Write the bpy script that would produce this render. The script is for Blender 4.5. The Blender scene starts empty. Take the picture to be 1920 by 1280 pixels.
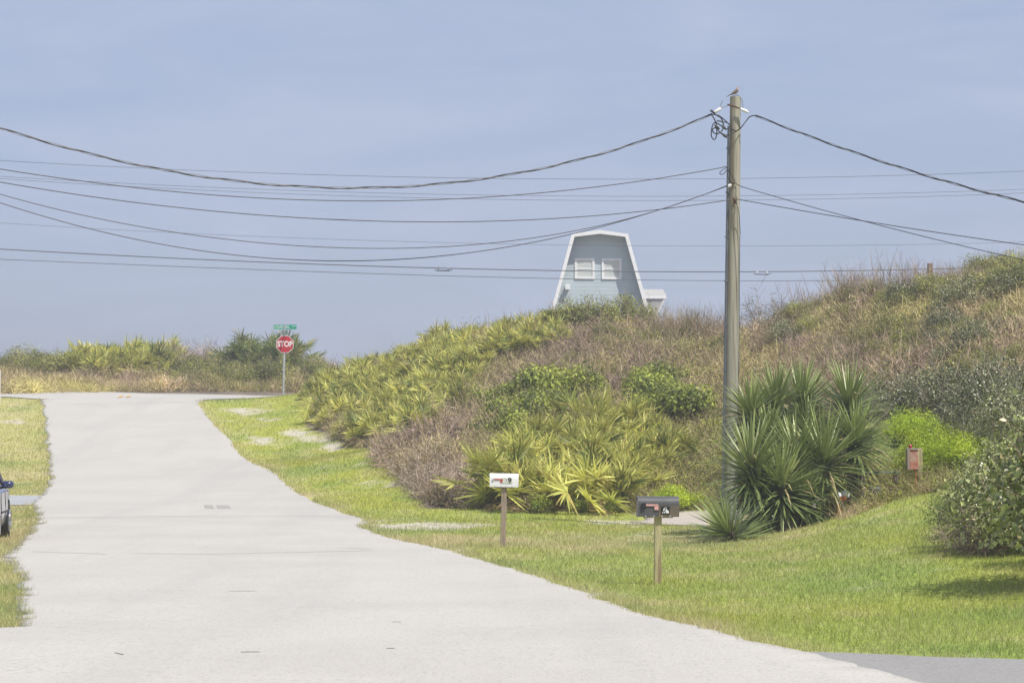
import bpy, math, random
import numpy as np
from mathutils import Vector, Matrix

R = math.radians
SC = bpy.context.scene
COL = SC.collection

# ------------------------------------------------------------------ camera
F = 4533.0            # focal length in photo pixels (1920 wide), an 85 mm lens
EYE = 1.65
PITCH = math.atan(195 / F)
cam_d = bpy.data.cameras.new('camera')
cam_d.sensor_width = 36
cam_d.lens = 85
cam_d.clip_start = 0.1
cam_d.clip_end = 8000
cam = bpy.data.objects.new('camera', cam_d)
COL.objects.link(cam)
cam.location = (0, 0, EYE)
cam.rotation_euler = (R(90) + PITCH, 0, 0)
SC.camera = cam

# ------------------------------------------------------------------ world, sun, exposure
SUN = Vector((0.40, -0.36, 0.85)).normalized()
SUN_EL = math.asin(SUN.z)
SUN_AZ = math.atan2(SUN.x, SUN.y)
w = bpy.data.worlds.new('World')
SC.world = w
w.use_nodes = True
nt = w.node_tree
nt.nodes.clear()
out = nt.nodes.new('ShaderNodeOutputWorld')
bg = nt.nodes.new('ShaderNodeBackground')
sky = nt.nodes.new('ShaderNodeTexSky')
sky.sky_type = 'NISHITA'
sky.sun_disc = False
sky.sun_elevation = SUN_EL
sky.sun_rotation = SUN_AZ
sky.air_density = 1.0
sky.dust_density = 2.2
sky.ozone_density = 2.6
# thin high veil of cirrus over the blue
tc = nt.nodes.new('ShaderNodeTexCoord')
mp = nt.nodes.new('ShaderNodeMapping')
mp.inputs['Scale'].default_value = (3.2, 2.2, 16.0)
mp.inputs['Rotation'].default_value = (0, R(8), 0)
nz = nt.nodes.new('ShaderNodeTexNoise')
nz.inputs['Scale'].default_value = 2.2
nz.inputs['Detail'].default_value = 5
nz.inputs['Roughness'].default_value = 0.55
nz.inputs['Distortion'].default_value = 0.6
rmp = nt.nodes.new('ShaderNodeMapRange')
rmp.inputs[1].default_value = 0.35
rmp.inputs[2].default_value = 0.75
rmp.inputs[3].default_value = 0.55
rmp.inputs[4].default_value = 0.95
tintn = nt.nodes.new('ShaderNodeMix')
tintn.data_type = 'RGBA'
tintn.blend_type = 'MULTIPLY'
tintn.inputs[0].default_value = 1.0
SKYTINT = (0.67, 0.67, 0.79, 1)
SKYVEIL = (2.95, 3.34, 4.36, 1)
tintn.inputs[7].default_value = SKYTINT
cmix = nt.nodes.new('ShaderNodeMix')
cmix.data_type = 'RGBA'
cmix.inputs[7].default_value = SKYVEIL
nt.links.new(tc.outputs['Generated'], mp.inputs[0])
nt.links.new(mp.outputs[0], nz.inputs['Vector'])
nt.links.new(nz.outputs['Fac'], rmp.inputs[0])
nt.links.new(sky.outputs[0], tintn.inputs[6])
nt.links.new(tintn.outputs[2], cmix.inputs[6])
nt.links.new(rmp.outputs[0], cmix.inputs[0])
nt.links.new(cmix.outputs[2], bg.inputs[0])
bg.inputs[1].default_value = 0.1
nt.links.new(bg.outputs[0], out.inputs[0])

sl = bpy.data.lights.new('sun', 'SUN')
sl.energy = 3.0
sl.angle = R(0.6)
sl.color = (1.0, 0.95, 0.87)
so = bpy.data.objects.new('sun', sl)
COL.objects.link(so)
so.location = (20, -20, 40)
so.rotation_euler = SUN.to_track_quat('Z', 'Y').to_euler()

SC.view_settings.view_transform = 'Standard'
SC.view_settings.look = 'None'
SC.view_settings.exposure = 0.76
SC.view_settings.gamma = 1.0
HAZE = 0.0012       # even density of the sea haze

# ------------------------------------------------------------------ pixel <-> world
CT, ST = math.cos(PITCH), math.sin(PITCH)


def P(px, py, D):
    """point at distance D in front of the camera seen at photo pixel px, py"""
    u = (px - 960) / F
    v = (640 - py) / F
    t = D / (CT - v * ST)
    return Vector((u * t, D, EYE + (ST + v * CT) * t))


# ------------------------------------------------------------------ terrain
ctl = []


def cp(px, py, D):
    p = P(px, py, D)
    ctl.append((p.x, p.y, p.z))


PROF = [(-8, -.10), (8, -.12), (17, -.12), (25, -.12), (32, -.12), (40, -.05), (48, .03), (56.6, .20), (67, .52), (77, 1.02),
        (87.5, 1.86), (95, 2.66), (100.5, 3.42)]


def edge_x(Y, side):
    # approximate road edges for terrain control
    if side < 0:
        return Y * (-870 / F)
    return np.interp(Y, [17, 32, 48, 56, 67, 77, 88, 95, 101], [3.0, .8, -2.6, -4.0, -6.6, -8.5, -10.6, -11.9, -13.2])


for (Y, z) in PROF:
    xl, xr = edge_x(Y, -1), edge_x(Y, 1)
    for X in (xl - 16, xl - 5, xl, (xl + xr) / 2, xr):
        ctl.append((X, Y, z))
    if Y < 30:
        ctl.append((xr + 3, Y, z))
# the coast road on the crest
for X in (-38, -30, -24, -17, -9):
    o = 0.25 * (X + 17)
    for (Y, z) in [(105, 3.78), (108.5, 3.97), (112, 4.02), (116, 4.45), (122, 5.5), (130, 5.7), (140, 4.8), (150, 4.2)]:
        ctl.append((X, Y + o, z))
ctl.append((-11.5, 101, 3.4)); ctl.append((-10.2, 98, 3.05)); ctl.append((-9.9, 104.5, 3.84))
# verge on the right of the road
for a in [(640, 850, 80), (560, 790, 92), (570, 880, 71), (700, 930, 62), (800, 985, 51.5), (945, 1026, 40), (1233, 1095, 32.2),
          (1100, 1035, 39), (760, 1010, 45), (1240, 1165, 23), (1050, 975, 54), (1250, 985, 51)]:
    cp(*a)
# the lawn bank at right
for a in [(1370, 990, 50), (1340, 1022, 42), (1400, 1045, 37), (1500, 990, 46), (1560, 965, 46), (1700, 935, 44.5), (1800, 1040, 31),
          (1900, 1046, 30.5), (1900, 930, 42), (1920, 1240, 19), (1640, 1060, 31), (1650, 980, 42), (1920, 1130, 24.5),
          (1760, 990, 37), (1500, 1120, 27), (1420, 968, 54), (1480, 955, 55)]:
    cp(*a)
# the dune
for a in [(620, 798, 93), (620, 715, 108), (700, 845, 82), (700, 770, 92), (700, 700, 104),
          (830, 960, 57), (830, 880, 66), (830, 790, 78), (830, 705, 90), (830, 650, 100),
          (1000, 970, 56), (1000, 890, 62), (1000, 790, 72), (1000, 700, 82), (1000, 622, 93),
          (1180, 970, 56), (1180, 880, 63), (1180, 790, 72), (1180, 700, 81), (1180, 622, 91),
          (1330, 960, 57), (1330, 850, 65), (1330, 740, 75), (1330, 645, 88),
          (1450, 930, 58), (1450, 830, 65), (1450, 720, 74), (1450, 612, 86),
          (1600, 880, 56), (1600, 780, 63), (1600, 680, 70), (1600, 565, 82),
          (1750, 880, 50), (1750, 780, 56), (1750, 680, 64), (1750, 545, 78),
          (1900, 850, 46), (1900, 760, 52), (1900, 660, 60), (1900, 520, 75)]:
    cp(*a)
for Y, z in [(19, -.05), (30, .3), (42, .95), (50, 2.3), (60, 4.0), (75, 7.0), (86, 7.2), (98, 6.2), (112, 5), (130, 4.2), (150, 4)]:
    ctl.append((24, Y, z)); ctl.append((16.8, Y, z * (.98 if Y > 70 else .93)))
for X, Y, z in [(9, 98, 5.6), (2, 104, 5.0), (-4, 112, 4.6), (9, 110, 4.6), (0, 122, 4.2), (9, 125, 4.1), (9, 150, 4), (-2, 150, 4), (12, 92, 6.6),
                (12, -8, -.1), (24, -8, -.1), (24, 8, -.1), (12, 8, -.1)]:
    ctl.append((X, Y, z))
ctl = np.array(ctl)


def _tps(d2):
    return 0.5 * d2 * np.log(d2 + 1e-9)


SY = 0.55     # the land changes faster across the view than along it


def _sc(X, Y):
    return np.stack([X, Y * SY], -1) / 10.0


_c = _sc(ctl[:, 0], ctl[:, 1])
_n = len(_c)
_K = _tps(((_c[:, None] - _c[None]) ** 2).sum(-1)) + np.eye(_n) * 0.03
_A = np.zeros((_n + 3, _n + 3))
_A[:_n, :_n] = _K
_A[:_n, _n] = 1; _A[:_n, _n + 1:] = _c
_A[_n, :_n] = 1; _A[_n + 1:, :_n] = _c.T
_wt = np.linalg.solve(_A, np.concatenate([ctl[:, 2], np.zeros(3)]))


def tz_rbf(X, Y):
    q = _sc(np.clip(X, -37, 24), np.clip(Y, -8, 150))
    r = np.empty(len(q))
    for i in range(0, len(q), 20000):
        s = q[i:i + 20000]
        d = ((s[:, None] - _c[None]) ** 2).sum(-1)
        r[i:i + 20000] = _tps(d) @ _wt[:_n] + _wt[_n] + s @ _wt[_n + 1:]
    return r


gx = np.concatenate([[-500, -300, -150, -90, -60, -48, -42], np.arange(-38, 26, 0.3), [28, 32, 40, 60, 100, 200, 350, 500]])
gy = np.concatenate([[-150, -60, -25, -10, -2, 4, 8], np.arange(11, 152, 0.3), [155, 160, 175, 200, 260, 350, 500, 700]])
GX, GY = np.meshgrid(gx, gy, indexing='ij')
GZ = tz_rbf(GX.ravel(), GY.ravel()).reshape(GX.shape)


def tz(X, Y):
    X = np.atleast_1d(np.asarray(X, float)); Y = np.atleast_1d(np.asarray(Y, float))
    i = np.clip(np.searchsorted(gx, X) - 1, 0, len(gx) - 2)
    j = np.clip(np.searchsorted(gy, Y) - 1, 0, len(gy) - 2)
    a = (X - gx[i]) / (gx[i + 1] - gx[i]); b = (Y - gy[j]) / (gy[j + 1] - gy[j])
    return (GZ[i, j] * (1 - a) * (1 - b) + GZ[i + 1, j] * a * (1 - b) + GZ[i, j + 1] * (1 - a) * b + GZ[i + 1, j + 1] * a * b)


def hz(x, y):
    return float(tz(x, y)[0])


_DD = np.arange(9, 150, 0.2)


def G(px, py):
    """where the ray through photo pixel px, py meets the ground"""
    u = (px - 960) / F; v = (640 - py) / F
    t = _DD / (CT - v * ST)
    X = u * t; Z = EYE + (ST + v * CT) * t
    below = tz(X, _DD) >= Z
    k = int(np.argmax(below)) if below.any() else len(_DD) - 1
    return Vector((X[k], _DD[k], hz(X[k], _DD[k])))


def vnoise(X, Y, seed=0):
    """smooth value noise 0..1 in numpy"""
    X = np.asarray(X, float); Y = np.asarray(Y, float)
    xi = np.floor(X); yi = np.floor(Y)
    fx = X - xi; fy = Y - yi
    fx = fx * fx * (3 - 2 * fx); fy = fy * fy * (3 - 2 * fy)

    def h(a, b):
        s = np.sin(a * 127.1 + b * 311.7 + seed * 74.7) * 43758.5453
        return s - np.floor(s)
    return (h(xi, yi) * (1 - fx) * (1 - fy) + h(xi + 1, yi) * fx * (1 - fy) + h(xi, yi + 1) * (1 - fx) * fy + h(xi + 1, yi + 1) * fx * fy)


def fbm(X, Y, seed=0):
    return .5 * vnoise(X, Y, seed) + .3 * vnoise(X * 2.1, Y * 2.1, seed + 3) + .2 * vnoise(X * 4.3, Y * 4.3, seed + 7)


# ------------------------------------------------------------------ object helpers
def meta(o, label=None, cat=None, group=None, kind=None):
    if label: o['label'] = label
    if cat: o['category'] = cat
    if group: o['group'] = group
    if kind: o['kind'] = kind
    return o


def empty(name, loc, label, cat, group=None, rz=0.0):
    o = bpy.data.objects.new(name, None)
    o.empty_display_size = .2
    COL.objects.link(o)
    o.location = loc
    o.rotation_euler = (0, 0, rz)
    return meta(o, label, cat, group)


def put(name, me, parent=None):
    o = bpy.data.objects.new(name, me)
    COL.objects.link(o)
    if parent: o.parent = parent
    return o


def copy_tree(o, parent=None):
    c = o.copy()
    COL.objects.link(c)
    if parent: c.parent = parent
    for ch in list(o.children):
        copy_tree(ch, c)
    return c


class MB:
    """collects simple solids into one mesh"""

    def __init__(s):
        s.v = []; s.f = []; s.mi = []; s.cur = 0

    def add(s, vs, fs):
        b = len(s.v)
        s.v += [tuple(p) for p in vs]
        s.f += [tuple(i + b for i in f) for f in fs]
        s.mi += [s.cur] * len(fs)
        return s

    def box(s, c, d, rot=None, bev=0):
        hx, hy, hz_ = d[0] / 2, d[1] / 2, d[2] / 2
        if bev:
            e = min(bev, hx * .9, hy * .9, hz_ * .9)
            pts = []
            for sx in (-1, 1):
                for sy in (-1, 1):
                    for sz in (-1, 1):
                        pts += [(sx * hx, sy * (hy - e), sz * (hz_ - e)), (sx * (hx - e), sy * hy, sz * (hz_ - e)), (sx * (hx - e), sy * (hy - e), sz * hz_)]
            import bmesh
            bm = bmesh.new()
            for p in pts: bm.verts.new(p)
            bmesh.ops.convex_hull(bm, input=bm.verts)
            bmesh.ops.recalc_face_normals(bm, faces=bm.faces)
            bm.verts.index_update()
            vs = [v.co.copy() for v in bm.verts]; fs = [[v.index for v in f.verts] for f in bm.faces]
            bm.free()
        else:
            vs = [Vector((x * hx, y * hy, z * hz_)) for x in (-1, 1) for y in (-1, 1) for z in (-1, 1)]
            fs = [(0, 1, 3, 2), (4, 6, 7, 5), (0, 4, 5, 1), (2, 3, 7, 6), (0, 2, 6, 4), (1, 5, 7, 3)]
        m = rot if rot is not None else Matrix.Identity(3)
        return s.add([m @ v + Vector(c) for v in vs], fs)

    def tube(s, pts, r, n=8, cap=True):
        pts = [Vector(p) for p in pts]
        rs = r if isinstance(r, (list, tuple)) else [r] * len(pts)
        vs = []; fs = []
        up = None
        for i, p in enumerate(pts):
            a = pts[max(i - 1, 0)]; b = pts[min(i + 1, len(pts) - 1)]
            d = (b - a).normalized()
            if up is None:
                up = Vector((0, 0, 1)) if abs(d.z) < .9 else Vector((1, 0, 0))
            x = d.cross(up).normalized(); y = x.cross(d).normalized(); up = y
            for k in range(n):
                t = 2 * math.pi * k / n
                vs.append(p + (x * math.cos(t) + y * math.sin(t)) * rs[i])
        for i in range(len(pts) - 1):
            for k in range(n):
                a = i * n + k; b = i * n + (k + 1) % n
                fs.append((a, b, b + n, a + n))
        if cap:
            fs.append(tuple(range(n)))
            fs.append(tuple(range((len(pts) - 1) * n, len(pts) * n))[::-1])
        return s.add(vs, fs)

    def prism(s, poly, y0, y1):
        """polygon in x, z pushed along y"""
        n = len(poly)
        vs = [(x, y0, z) for x, z in poly] + [(x, y1, z) for x, z in poly]
        fs = [tuple(range(n)), tuple(range(2 * n - 1, n - 1, -1))] + [(i, i + n, (i + 1) % n + n, (i + 1) % n) for i in range(n)]
        return s.add(vs, fs)

    def build(s, name, mats, parent=None, smooth=False):
        import bmesh
        me = bpy.data.meshes.new(name)
        me.from_pydata(s.v, [], s.f)
        if not isinstance(mats, (list, tuple)): mats = [mats]
        for m in mats: me.materials.append(m)
        me.polygons.foreach_set('material_index', s.mi)
        bm = bmesh.new(); bm.from_mesh(me)
        bmesh.ops.recalc_face_normals(bm, faces=bm.faces)
        bm.to_mesh(me); bm.free()
        if smooth:
            me.polygons.foreach_set('use_smooth', [True] * len(me.polygons))
            try: me.set_sharp_from_angle(angle=R(40))
            except Exception: pass
        return put(name, me, parent)


def quadmesh(name, V, Q, T, mats):
    """fast mesh of quads with a per-vertex colour"""
    me = bpy.data.meshes.new(name)
    me.vertices.add(len(V)); me.vertices.foreach_set('co', np.ascontiguousarray(V, dtype=np.float32).ravel())
    me.loops.add(len(Q) * 4); me.loops.foreach_set('vertex_index', np.ascontiguousarray(Q, dtype=np.int32).ravel())
    me.polygons.add(len(Q)); me.polygons.foreach_set('loop_start', np.arange(0, len(Q) * 4, 4, dtype=np.int32))
    if T is not None:
        at = me.attributes.new('tint', 'FLOAT_COLOR', 'POINT')
        c = np.ones((len(V), 4), np.float32); c[:, :3] = T
        at.data.foreach_set('color', c.ravel())
    me.update(calc_edges=True)
    if not isinstance(mats, (list, tuple)): mats = [mats]
    for m in mats: me.materials.append(m)
    return me


# ------------------------------------------------------------------ materials
MT = {}


def mat(name, c1, c2=None, scale=4, rough=.75, metal=0, spec=.4, bump=0, detail=4, stretch=None, lo=.35, hi=.65, bscale=None, c3=None, s3=1.0, coat=0):
    m = bpy.data.materials.new(name); m.use_nodes = True
    t = m.node_tree; b = t.nodes['Principled BSDF']
    b.inputs['Roughness'].default_value = rough; b.inputs['Metallic'].default_value = metal
    b.inputs['Specular IOR Level'].default_value = spec
    if coat: b.inputs['Coat Weight'].default_value = coat
    b.inputs['Base Color'].default_value = (*c1, 1)
    co = t.nodes.new('ShaderNodeTexCoord')
    src = co.outputs['Object']
    if stretch:
        mpn = t.nodes.new('ShaderNodeMapping'); mpn.inputs['Scale'].default_value = stretch
        t.links.new(src, mpn.inputs[0]); src = mpn.outputs[0]
    if c2:
        n = t.nodes.new('ShaderNodeTexNoise'); n.inputs['Scale'].default_value = scale; n.inputs['Detail'].default_value = detail
        t.links.new(src, n.inputs['Vector'])
        rr = t.nodes.new('ShaderNodeMapRange'); rr.inputs[1].default_value = lo; rr.inputs[2].default_value = hi
        t.links.new(n.outputs['Fac'], rr.inputs[0])
        mx = t.nodes.new('ShaderNodeMix'); mx.data_type = 'RGBA'
        mx.inputs[6].default_value = (*c1, 1); mx.inputs[7].default_value = (*c2, 1)
        t.links.new(rr.outputs[0], mx.inputs[0]); last = mx.outputs[2]
        if c3:
            n3 = t.nodes.new('ShaderNodeTexNoise'); n3.inputs['Scale'].default_value = s3; n3.inputs['Detail'].default_value = 3
            t.links.new(src, n3.inputs['Vector'])
            r3 = t.nodes.new('ShaderNodeMapRange'); r3.inputs[1].default_value = .48; r3.inputs[2].default_value = .66
            t.links.new(n3.outputs['Fac'], r3.inputs[0])
            m3 = t.nodes.new('ShaderNodeMix'); m3.data_type = 'RGBA'
            t.links.new(last, m3.inputs[6]); m3.inputs[7].default_value = (*c3, 1)
            t.links.new(r3.outputs[0], m3.inputs[0]); last = m3.outputs[2]
        t.links.new(last, b.inputs['Base Color'])
    if bump:
        n2 = t.nodes.new('ShaderNodeTexNoise'); n2.inputs['Scale'].default_value = bscale or scale * 4; n2.inputs['Detail'].default_value = 5
        t.links.new(src, n2.inputs['Vector'])
        bp = t.nodes.new('ShaderNodeBump'); bp.inputs['Strength'].default_value = bump; bp.inputs['Distance'].default_value = .02
        t.links.new(n2.outputs['Fac'], bp.inputs['Height']); t.links.new(bp.outputs[0], b.inputs['Normal'])
    MT[name] = m
    return m


def leafmat(name, mul=(1, 1, 1), rough=.5, trans=.25, spec=.4, vary=.25):
    """leaf colour comes from the mesh's own tint, varied plant by plant"""
    m = bpy.data.materials.new(name); m.use_nodes = True
    t = m.node_tree; b = t.nodes['Principled BSDF']; o = t.nodes['Material Output']
    a = t.nodes.new('ShaderNodeAttribute'); a.attribute_name = 'tint'
    oi = t.nodes.new('ShaderNodeObjectInfo')
    mr = t.nodes.new('ShaderNodeMapRange'); mr.inputs[3].default_value = 1 - vary; mr.inputs[4].default_value = 1 + vary
    t.links.new(oi.outputs['Random'], mr.inputs[0])
    v = t.nodes.new('ShaderNodeVectorMath'); v.operation = 'MULTIPLY'; v.inputs[1].default_value = mul
    t.links.new(a.outputs['Color'], v.inputs[0])
    v2 = t.nodes.new('ShaderNodeVectorMath'); v2.operation = 'SCALE'
    t.links.new(v.outputs[0], v2.inputs[0]); t.links.new(mr.outputs[0], v2.inputs['Scale'])
    t.links.new(v2.outputs[0], b.inputs['Base Color'])
    b.inputs['Roughness'].default_value = rough; b.inputs['Specular IOR Level'].default_value = spec
    if trans:
        tr = t.nodes.new('ShaderNodeBsdfTranslucent'); ms = t.nodes.new('ShaderNodeMixShader')
        ms.inputs[0].default_value = trans
        t.links.new(v2.outputs[0], tr.inputs[0]); t.links.new(b.outputs[0], ms.inputs[1]); t.links.new(tr.outputs[0], ms.inputs[2])
        t.links.new(ms.outputs[0], o.inputs[0])
    MT[name] = m
    return m


leafmat('leaf', (1.18, 1.14, .98), rough=.5, trans=.3, vary=.15)
leafmat('stiff_leaf', (1.28, 1.2, 1.05), rough=.36, trans=.12, spec=.55, vary=.1)
leafmat('grass_blade', rough=.6, trans=.3, vary=0)
leafmat('twig', (1.1, 1.07, 1.04), rough=.9, trans=0, spec=.1, vary=.12)

mat('weathered_wood', (.39, .365, .29), (.20, .165, .12), 3, .85, bump=.35, stretch=(5, 5, .22), c3=(.36, .37, .29), s3=.5)
mat('post_brown', (.36, .29, .22), (.24, .185, .14), 5, .85, bump=.4, stretch=(12, 12, 1))
mat('post_tan', (.50, .45, .25), (.36, .31, .17), 5, .85, bump=.4, stretch=(9, 9, 1), c3=(.26, .19, .11), s3=1.4)
mat('white_enamel', (.80, .80, .80), (.70, .70, .69), 6, .35)
mat('mailbox_black', (.075, .075, .078), (.10, .10, .10), 9, .42)
mat('mailbox_rust', (.16, .12, .08), (.10, .085, .07), 5, .6, c3=(.22, .14, .08), s3=4)
mat('flag_red', (.55, .06, .04), (.42, .05, .04), 10, .5)
mat('flag_pink', (.66, .38, .37), (.58, .30, .29), 10, .6)
mat('plate_grey', (.52, .54, .48), (.62, .62, .57), 14, .6)
mat('black_mark', (.02, .02, .02))
mat('bright_white', (.82, .82, .82), (.74, .74, .75), 12, .5)
mat('galvanised', (.50, .50, .54), (.42, .42, .46), 8, .45, metal=.3)
mat('sign_red', (.50, .018, .035), (.44, .02, .035), 3, .45)
mat('sign_green', (.01, .30, .20), (.015, .34, .24), 5, .45)
mat('sign_green_faded', (.22, .32, .28), (.28, .36, .33), 5, .5)
mat('sign_white', (.78, .78, .78), rough=.4)
mat('cable_black', (.018, .018, .022), rough=.5)
mat('cable_bare', (.20, .19, .17), rough=.7)
mat('far_cable', (.10, .11, .13), rough=.6)
mat('conduit_grey', (.10, .11, .13), (.14, .15, .17), 3, .6)
mat('siding_blue', (.49, .57, .60), (.46, .54, .57), 1.2, .7)
mat('trim_white', (.85, .85, .84), (.79, .79, .78), 3, .6)
mat('shingle_grey', (.44, .44, .42), (.34, .34, .33), 6, .9, bump=.3)
mat('roof_shingle', (.30, .30, .30), (.22, .22, .22), 9, .95, bump=.4)
mat('blind', (.62, .66, .62), (.50, .54, .51), 2, .7, stretch=(1, 1, 30))
mat('glass_dark', (.05, .06, .07), rough=.08, spec=.8)
mat('red_panel', (.50, .18, .13), (.38, .13, .09), 7, .8, c3=(.42, .30, .22), s3=8)
mat('orange_paint', (.70, .20, .05), (.60, .16, .05), 9, .6)
mat('knob_red', (.30, .01, .02), rough=.3, spec=.7)
mat('green_lid', (.16, .20, .14), (.22, .25, .19), 5, .8)
mat('barrel_grey', (.10, .115, .10), (.15, .16, .14), 6, .7)
mat('rusty_iron', (.16, .08, .05), (.10, .06, .045), 8, .85)
mat('bird_brown', (.24, .17, .13), (.15, .11, .09), 20, .8)
mat('bird_buff', (.50, .38, .32), (.42, .32, .27), 20, .8)
mat('bird_dark', (.05, .045, .045))
mat('car_blue', (.018, .028, .10), rough=.22, spec=.6, coat=.8)
mat('car_trim', (.02, .02, .022), rough=.5)
mat('tyre', (.022, .022, .022), (.035, .035, .033), 20, .85)
mat('rim', (.50, .50, .52), rough=.25, metal=.9)
mat('lamp_glass', (.70, .72, .74), rough=.1, spec=.8)
mat('marker_white', (.72, .70, .82), rough=.5)
mat('paint_yellow', (.90, .46, .03), (.80, .42, .06), 9, .7)
mat('clay_dry', (.42, .38, .34), rough=.9)


def roadmat(name, c1, c2, c3, grain=.12):
    m = bpy.data.materials.new(name); m.use_nodes = True
    t = m.node_tree; b = t.nodes['Principled BSDF']
    b.inputs['Roughness'].default_value = .9; b.inputs['Specular IOR Level'].default_value = .15
    co = t.nodes.new('ShaderNodeTexCoord')

    def noise(scale, det, st=(1, 1, 1), rot=0):
        mp_ = t.nodes.new('ShaderNodeMapping'); mp_.inputs['Scale'].default_value = st; mp_.inputs['Rotation'].default_value = (0, 0, rot)
        t.links.new(co.outputs['Object'], mp_.inputs[0])
        n = t.nodes.new('ShaderNodeTexNoise'); n.inputs['Scale'].default_value = scale; n.inputs['Detail'].default_value = det
        t.links.new(mp_.outputs[0], n.inputs['Vector']); return n.outputs['Fac']

    def mixc(f, a, bb, lo, hi, top=1.0):
        r_ = t.nodes.new('ShaderNodeMapRange'); r_.inputs[1].default_value = lo; r_.inputs[2].default_value = hi; r_.inputs[4].default_value = top
        t.links.new(f, r_.inputs[0])
        x = t.nodes.new('ShaderNodeMix'); x.data_type = 'RGBA'; t.links.new(r_.outputs[0], x.inputs[0])
        if isinstance(a, tuple): x.inputs[6].default_value = (*a, 1)
        else: t.links.new(a, x.inputs[6])
        x.inputs[7].default_value = (*bb, 1)
        return x.outputs[2]
    a = mixc(noise(.35, 4), c1, c2, .4, .62)
    # wheel-worn lengthwise bands, scattered dark specks, hairline cracks
    a = mixc(noise(.9, 3, (1.2, .05, 1), R(-11)), a, c3, .48, .70, .55)
    a = mixc(noise(28, 2), a, tuple(x * .66 for x in c1), .50, .74, .9)
    a = mixc(noise(5, 5, (1, .5, 1)), a, tuple(x * .93 for x in c1), .48, .7, .8)
    a = mixc(noise(75, 2), a, tuple(min(1, x * 1.15) for x in c1), .55, .75, .8)
    vo = t.nodes.new('ShaderNodeTexVoronoi'); vo.feature = 'DISTANCE_TO_EDGE'; vo.inputs['Scale'].default_value = .16
    mpv = t.nodes.new('ShaderNodeMapping'); mpv.inputs['Scale'].default_value = (1, .8, 1)
    nn = t.nodes.new('ShaderNodeTexNoise'); nn.inputs['Scale'].default_value = 1.1; nn.inputs['Detail'].default_value = 6
    vm = t.nodes.new('ShaderNodeVectorMath'); vm.operation = 'ADD'
    vs_ = t.nodes.new('ShaderNodeVectorMath'); vs_.operation = 'SCALE'; vs_.inputs['Scale'].default_value = .9
    t.links.new(co.outputs['Object'], mpv.inputs[0]); t.links.new(co.outputs['Object'], nn.inputs['Vector'])
    t.links.new(nn.outputs['Color'], vs_.inputs[0]); t.links.new(mpv.outputs[0], vm.inputs[0]); t.links.new(vs_.outputs[0], vm.inputs[1])
    t.links.new(vm.outputs[0], vo.inputs['Vector'])
    inv = t.nodes.new('ShaderNodeMath'); inv.operation = 'SUBTRACT'; inv.inputs[0].default_value = 1
    t.links.new(vo.outputs['Distance'], inv.inputs[1])
    a = mixc(inv.outputs[0], a, tuple(x * .55 for x in c1), .998, .9995, .2)
    t.links.new(a, b.inputs['Base Color'])
    bp = t.nodes.new('ShaderNodeBump'); bp.inputs['Strength'].default_value = .5; bp.inputs['Distance'].default_value = .012
    t.links.new(noise(45, 4), bp.inputs['Height']); t.links.new(bp.outputs[0], b.inputs['Normal'])
    MT[name] = m
    return m


roadmat('pale_asphalt', (.475, .455, .412), (.435, .415, .38), (.39, .375, .35))
roadmat('crack_grey', (.37, .36, .335), (.34, .33, .31), (.32, .31, .295))
roadmat('grey_asphalt', (.285, .278, .265), (.26, .253, .242), (.235, .23, .22))
roadmat('concrete', (.47, .42, .36), (.42, .38, .33), (.40, .36, .32))
roadmat('cool_concrete', (.37, .38, .385), (.34, .35, .36), (.33, .335, .35))
for k in ('pale_asphalt',):
    pass

# ground material: colour laid down per vertex, broken up finely
m = bpy.data.materials.new('ground'); m.use_nodes = True
t = m.node_tree; b = t.nodes['Principled BSDF']
b.inputs['Roughness'].default_value = .95; b.inputs['Specular IOR Level'].default_value = .1
a = t.nodes.new('ShaderNodeAttribute'); a.attribute_name = 'tint'
co = t.nodes.new('ShaderNodeTexCoord')
n1 = t.nodes.new('ShaderNodeTexNoise'); n1.inputs['Scale'].default_value = 9; n1.inputs['Detail'].default_value = 6
t.links.new(co.outputs['Object'], n1.inputs['Vector'])
r1 = t.nodes.new('ShaderNodeMapRange'); r1.inputs[1].default_value = .3; r1.inputs[2].default_value = .7; r1.inputs[3].default_value = .72; r1.inputs[4].default_value = 1.25
t.links.new(n1.outputs['Fac'], r1.inputs[0])
vs = t.nodes.new('ShaderNodeVectorMath'); vs.operation = 'SCALE'
t.links.new(a.outputs['Color'], vs.inputs[0]); t.links.new(r1.outputs[0], vs.inputs['Scale']); t.links.new(vs.outputs[0], b.inputs['Base Color'])
bp = t.nodes.new('ShaderNodeBump'); bp.inputs['Strength'].default_value = .7; bp.inputs['Distance'].default_value = .04
t.links.new(n1.outputs['Fac'], bp.inputs['Height']); t.links.new(bp.outputs[0], b.inputs['Normal'])
MT['ground'] = m

# ------------------------------------------------------------------ road outline (world), regions
L_PX = [(22, 1062), (48, 1084), (44, 1110), (30, 1150), (42, 1180), (30, 1198)]
Lp = [G(*p) for p in [(80, 752), (84, 790), (92, 850), (97, 893), (86, 922), (76, 930), (64, 948), (70, 965), (68, 990), (48, 1015), (16, 1040), (18, 1058), (46, 1082),
                      (46, 1112), (34, 1150), (42, 1182)]]
LY = np.array([p.y for p in Lp])[::-1]; LX = np.array([p.x for p in Lp])[::-1]
LY = np.concatenate([[4, 18.6, LY[0] - 1.0], LY]); LX = np.concatenate([[-30, -30, LX[0] - 1.6], LX])
Rp = [G(*p) for p in [(370, 757), (390, 785), (430, 826), (480, 872), (540, 912), (600, 948), (640, 963), (672, 973), (690, 981), (668, 989), (700, 1002), (760, 1018), (900, 1052), (1000, 1082),
                      (1100, 1118), (1240, 1166), (1400, 1206), (1490, 1226)]]
RY = np.array([p.y for p in Rp])[::-1]; RX = np.array([p.x for p in Rp])[::-1]
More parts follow.
